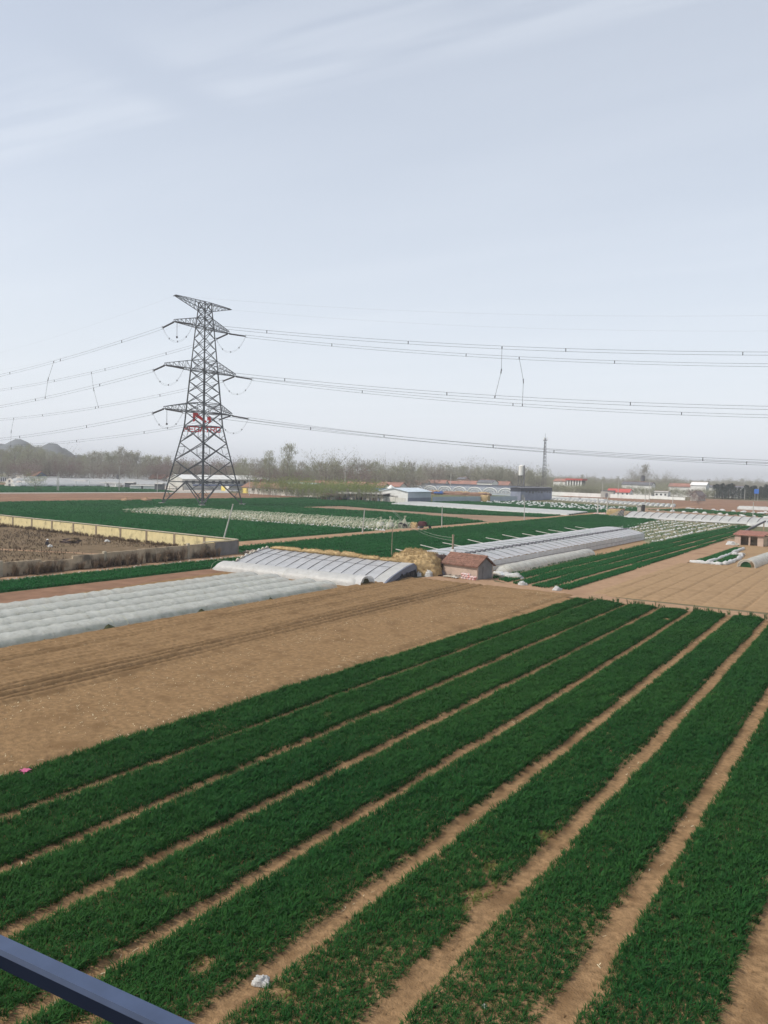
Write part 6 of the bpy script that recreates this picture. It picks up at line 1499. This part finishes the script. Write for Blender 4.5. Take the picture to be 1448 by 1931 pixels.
# ================================================================== TREES
def tree_parts(seed, h, kind):
    r = random.Random(seed); tr = MB(); cr = MB()
    if kind == 'poplar': base, spread, nl, up, crown0 = .022 * h * .5, .17 * h, 20, .62, .22
    elif kind == 'bare': base, spread, nl, up, crown0 = .03 * h * .5, .34 * h, 18, .40, .28
    elif kind == 'round': base, spread, nl, up, crown0 = .03 * h * .5, .42 * h, 18, .34, .22
    else: base, spread, nl, up, crown0 = .03 * h * .5, .5 * h, 16, .3, .10
    th = h * (.93 if kind == 'poplar' else .62)
    pts = []; x = y = 0
    for i in range(7):
        u = i / 6; pts.append((x, y, th * u - .2)); x += r.uniform(-.02, .02) * h; y += r.uniform(-.02, .02) * h
    tr.tube(pts, [base * (1 - .85 * i / 6) + .03 for i in range(7)], 6)
    tips = []
    for k in range(nl):
        u = crown0 + (.97 - crown0) * (k + r.random()) / nl; u = min(u, .98)
        i = min(5, int(u * 6)); f = u * 6 - i; p = Vector(pts[i]).lerp(Vector(pts[i + 1]), f)
        a = k * 2.4 + r.uniform(-.4, .4); L = spread * (1.25 - .75 * (u if kind == 'poplar' else abs(u - .5) * 1.0)) * r.uniform(.7, 1.2)
        rise = L * (up * r.uniform(1.2, 2.2) if kind == 'poplar' else up * r.uniform(.9, 2.4))
        q1 = p + Vector((math.cos(a) * L * .55, math.sin(a) * L * .55, rise * .45)); q2 = p + Vector((math.cos(a) * L, math.sin(a) * L, rise * 1.1))
        rb = base * .38 * (1 - .5 * u) + .02
        tr.tube([p, q1, q2], [rb, rb * .6, .025], 4, False); tips += [(q1, .5), (q2, 1), (p.lerp(q1, .6), .4)]
        for s_ in range(4):
            b = p.lerp(q2, r.uniform(.35, 1)); aa = a + r.uniform(-1.2, 1.2); l2 = L * r.uniform(.3, .6)
            e = b + Vector((math.cos(aa) * l2, math.sin(aa) * l2, l2 * r.uniform(.5, 1.6))); tr.tube([b, e], [rb * .45, .02], 3, False); tips += [(e, 1), (b.lerp(e, .5), .8)]
    nt = {'poplar': 1250, 'bare': 1200, 'round': 1400, 'shrub': 1300}[kind]
    lw = {'poplar': .07, 'bare': .06, 'round': .14, 'shrub': .30}[kind] * h / 22 + .015
    V = []; F = []
    for k in range(nt):
        c, wgt = tips[r.randrange(len(tips))]
        s_ = spread * .20
        p = c + Vector((r.gauss(0, s_), r.gauss(0, s_), r.gauss(0, s_ * 1.1)))
        if p.z < h * crown0 * .8: continue
        a = r.uniform(0, 6.283); ln = h * r.uniform(.02, .055); tilt = r.uniform(.1, .7) if kind == 'poplar' else r.uniform(.2, 1.2)
        d = Vector((math.cos(a) * math.sin(tilt), math.sin(a) * math.sin(tilt), math.cos(tilt))) * ln
        sd_ = d.cross(Vector((r.gauss(0, 1), r.gauss(0, 1), r.gauss(0, 1)))).normalized() * lw * r.uniform(.6, 1.5)
        o = len(V); V += [p - sd_, p + sd_, p + d + sd_ * .5, p + d - sd_ * .5]; F.append((o, o + 1, o + 2, o + 3))
    cr.add(V, F)
    return tr, cr
PROTO = {}
def tree(kind, mat_name, var, h, x, y, label, group, name='tree', cat='tree'):
    key = (kind, mat_name, var)
    s_ = h / 20.0
    if key not in PROTO:
        tr, cr = tree_parts(hash((kind, var)) % 9999 if False else var * 31 + len(kind) * 7, 20.0, kind)
        t = thing(name, label, cat, (x, y, 0), random.uniform(0, 6.28), group)
        tr.build('trunk', M['bark'], t); cr.build('crown', M[mat_name], t); PROTO[key] = t
    else:
        t = copy_tree(PROTO[key], loc=(x, y, 0), rz=random.uniform(0, 6.28), label=label, group=group); t.name = name
    w = s_ * random.uniform(.85, 1.2); t.scale = (w, w, s_ * random.uniform(.95, 1.05))
    return t
def belt(n, px0, px1, d0, d1, kinds, h0, h1, label, group, name='tree', prof=None):
    for i in range(n):
        px = px0 + (px1 - px0) * (i + random.random()) / n; D = random.uniform(d0, d1); bx_, by_ = bear(px)
        kind, m, nv = random.choice(kinds); h = random.uniform(h0, h1) * (prof(px) if prof else 1)
        tree(kind, m, random.randrange(nv), h, bx_ * D, by_ * D, label, group, name)
random.seed(23)
PG, PB = ('poplar', 'twig_green', 4), ('poplar', 'twig_grey', 3)
belt(58, -30, 318, 660, 760, [PG, PG, PB], 22, 27.5, 'tall pale budding poplar in the wood left of the pylon', 'wood left of the pylon', 'poplar_tree', lambda px: .93 + .08 * math.sin(px * .035))
belt(40, -30, 330, 625, 655, [('round', 'twig_grey', 2), ('round', 'twig_red', 2), PB], 11, 17, 'lower bare tree in front of the poplar wood', 'bare trees before the poplar wood')
belt(30, 318, 470, 600, 680, [('round', 'twig_red', 2), ('bare', 'twig_grey', 2), PB], 14, 19, 'bare brownish tree behind the pylon base', 'trees behind the pylon')
belt(46, 440, 790, 500, 600, [PG, PB, ('bare', 'twig_green', 2)], 16, 20.5, 'pale budding tree behind the village', 'tree belt behind the village')
belt(30, 470, 800, 480, 560, [('round', 'twig_red', 2), ('round', 'twig_grey', 2)], 10, 14, 'low bare tree between village roofs', 'low trees between village roofs')
belt(44, 780, 1020, 660, 760, [PG, ('round', 'twig_green', 2), ('round', 'twig_grey', 2)], 16, 21, 'grey-green tree behind the arched greenhouse', 'tree belt behind the arched greenhouse')
belt(22, 1000, 1110, 680, 800, [('round', 'twig_green', 2), ('bare', 'twig_grey', 2)], 9, 13, 'low grey-green tree near the lattice mast', 'trees near the lattice mast')
belt(46, 1100, 1345, 665, 780, [('round', 'twig_green', 2), ('shrub', 'twig_green', 2), ('round', 'twig_grey', 2)], 7, 10.5, 'low grey-green scrub tree beyond the far brown field', 'scrub trees beyond the brown field')
belt(30, 1060, 1460, 950, 1150, [('round', 'twig_grey', 2), PB, ('bare', 'twig_grey', 2)], 12, 17, 'hazy bare tree on the far right horizon', 'trees on the far right horizon')
def single(kind, m, var, h, px, D, label, name='tree', group=None):
    bx_, by_ = bear(px); return tree(kind, m, var, h, bx_ * D, by_ * D, label, group, name)
single('bare', 'twig_grey', 0, 27, 95, 640, 'dark spreading bare tree standing before the hills')
single('round', 'twig_red', 0, 15, 46, 600, 'small dark round tree beside the blue-gabled house')
single('poplar', 'twig_green', 1, 27, 540, 480, 'tallest pale poplar rising above the barn', 'poplar_tree')
single('poplar', 'twig_green', 2, 24, 505, 500, 'pale poplar left of the tallest one above the barn', 'poplar_tree')
single('bare', 'twig_green', 0, 25, 615, 470, 'tall spreading budding tree above the willows', 'tree')
single('bare', 'twig_green', 1, 23, 640, 475, 'second spreading budding tree right beside the tall one above the willows', 'tree')
single('bare', 'twig_green', 1, 22, 735, 490, 'thin-topped tree with bare spikes above the blue canopy', 'tree')
single('bare', 'twig_green', 0, 21, 712, 500, 'thin-topped tree left of the blue canopy', 'tree')
single('round', 'twig_red', 1, 15, 670, 455, 'dark purplish round tree between village roofs')
single('bare', 'twig_red', 0, 19, 818, 560, 'dark bare tree with forked trunk before red roofs')
single('bare', 'twig_grey', 1, 26, 1196, 830, 'left of two tall bare trees on the far right')
single('poplar', 'twig_grey', 0, 26, 1213, 830, 'right of two tall bare trees on the far right')
single('bare', 'twig_grey', 1, 22, 1245, 900, 'left of two smaller bare trees on the far right')
single('bare', 'twig_grey', 0, 20, 1260, 900, 'right of two smaller bare trees on the far right')
single('round', 'willow', 0, 8.0, 66, 408, 'bright yellow-green bush beside the red soil strip', 'willow_bush')
single('bare', 'twig_red', 0, 9.0, 1304, 470, 'small bare tree by the dark-gabled field hut')
single('shrub', 'twig_red', 0, 6.0, 1316, 430, 'low bare bush at the edge of the far brown field', 'bush')
for i in range(17):
    px = 560 + i * 9.4 + random.uniform(-3, 3); bx_, by_ = bear(px); D = random.uniform(335, 372)
    tree('shrub', 'willow', i % 3, random.uniform(6.0, 8.2), bx_ * D, by_ * D, 'yellow-green willow in the row behind the white wall', 'willows behind the white wall', 'willow_bush', 'willow')
for i in range(9):
    px = 495 + i * 20 + random.uniform(-5, 5); bx_, by_ = bear(px); D = random.uniform(380, 410)
    tree('shrub', 'willow', i % 3, random.uniform(6.5, 9), bx_ * D, by_ * D, 'yellow-green willow behind the barn roofs', 'willows behind the barn', 'willow_bush', 'willow')
single('round', 'willow', 1, 8.5, 690, 328, 'single green willow standing before the dark cluttered shed', 'willow_bush')
for i in range(8):
    px = 1040 + i * 9 + random.uniform(-3, 3); bx_, by_ = bear(px); D = random.uniform(560, 600)
    tree('shrub', 'twig_green', i % 2, random.uniform(6, 8), bx_ * D, by_ * D, 'low green-grey bush behind the dark shed', 'bushes behind the dark shed', 'bush', 'bush')
for i in range(26):   # saplings along the village road
    px = 455 + i * 10.5; bx_, by_ = bear(px); D = 372 - i * 2.2 + random.uniform(-3, 3)
    tree('poplar', 'twig_grey', 0, random.uniform(4, 5.5), bx_ * D, by_ * D, 'thin bare sapling along the white perimeter wall', 'saplings along the perimeter wall', 'sapling', 'sapling')
for i in range(34):
    px = 1045 + i * 9 + random.uniform(-3, 3); bx_, by_ = bear(px); D = random.uniform(592, 622)
    tree('shrub', 'twig_green', i % 2, random.uniform(5, 7.2), bx_ * D, by_ * D, 'low grey-green bush before the far white houses', 'bushes before the far white houses', 'bush', 'bush')
# conifers
def conifer_parts(seed):
    r = random.Random(seed); tr = MB().tube([(0, 0, -.2), (0, 0, 9.6)], [.22, .04], 6); V = []; F = []
    for k in range(900):
        u = r.random() ** .8; z = .7 + 9.3 * u; rr = 2.3 * (1 - u) ** .8 + .15; a = r.uniform(0, 6.283); q = rr * r.uniform(.35, 1.0)
        p = Vector((math.cos(a) * q, math.sin(a) * q, z)); d = Vector((math.cos(a), math.sin(a), r.uniform(-.5, .2))) * r.uniform(.3, .7); sd_ = d.cross(Vector((0, 0, 1))).normalized() * .3
        o = len(V); V += [p - sd_, p + sd_, p + d]; F.append((o, o + 1, o + 2))
    return tr, MB().add(V, F)
cp = []
for i in range(3):
    tr, cr = conifer_parts(400 + i); bx_, by_ = bear(1352 + i * 8)
    t = thing('conifer_tree', 'dark conifer in the row at the right edge', 'conifer', (bx_ * 605, by_ * 605, 0), 0, 'row of dark conifers'); tr.build('trunk', M['bark'], t); cr.build('crown', M['conifer'], t); cp.append(t)
for i in range(30):
    px = 1347 + i * 3.9 + random.uniform(-2, 2); D = random.uniform(590, 640); bx_, by_ = bear(px)
    t = copy_tree(cp[i % 3], loc=(bx_ * D, by_ * D, 0), rz=random.uniform(0, 6)); s_ = random.uniform(.7, 1.1); t.scale = (s_ * 1.9, s_ * 1.9, s_)

# distant woods: one mass on the horizon
srcs = []
for i in range(3):
    tr, cr = tree_parts(900 + i, 20.0, 'round' if i else 'poplar'); srcs.append(bpy.data.objects.new('far_crown', cr.mesh('far_crown', M['twig_grey'])))
FARW = src_coll('far_wood_sources', srcs)
n = 1500; px = rng.uniform(-120, 1560, n); D = rng.uniform(1050, 2300, n); a = R(33.2) - np.arctan((px - 724) / 1507.0)
S = rng.uniform(.5, .85, n) * np.where(px > 1000, .85, 1.0); S = np.stack([S * 1.3, S * 1.3, S], -1)
scatter('distant_wood', np.stack([-np.sin(a) * D, np.cos(a) * D, np.full(n, -1.0)], -1), S, FARW, 'hazy low woods along the whole horizon', 'woods', tilt=0)

# ================================================================== HILLS
def hill_h(X, Y):
    h = np.zeros_like(X)
    for px, D, z, rw in ((-70, 1560, 58, 120), (-20, 1540, 52, 80), (34, 1500, 57, 38), (50, 1530, 50, 36), (96, 1500, 53, 34), (114, 1530, 46, 30), (145, 1560, 34, 40), (200, 1600, 26, 60), (250, 1650, 20, 80)):
        b = bear(px); cx, cy = b[0] * D, b[1] * D
        h = np.maximum(h, z * np.exp(-(((X - cx) ** 2 + (Y - cy) ** 2) / (2 * rw ** 2)) ** .85))
    return h * (.9 + .2 * fnoise(X * .012, Y * .012, 5)) + 5 * (fnoise(X * .04, Y * .04, 8) - .5) - 3
b0 = bear(60)
o = heightfield('hills', b0[0] * 1500 - 420, b0[0] * 1500 + 420, b0[1] * 1500 - 420, b0[1] * 1500 + 420, 9, 9, hill_h, M['hill'])
structure(o, 'pair of low grey hills on the horizon at the left')

# ================================================================== HAZE
hz = MB().box(-9200, 5200, -3200, 9200, -1.0, 95.0).build('haze', None)
hm = bpy.data.materials.new('haze_air'); hm.use_nodes = True; hm.node_tree.nodes.clear()
ho = hm.node_tree.nodes.new('ShaderNodeOutputMaterial'); hv = hm.node_tree.nodes.new('ShaderNodeVolumePrincipled')
hv.inputs['Color'].default_value = (.96, .975, 1, 1); hv.inputs['Density'].default_value = .00028; hv.inputs['Anisotropy'].default_value = .0
hm.node_tree.links.new(hv.outputs[0], ho.inputs['Volume'])
hz.data.materials.clear(); hz.data.materials.append(hm)
stuff(hz, 'pale spring haze hanging over the plain', 'haze')
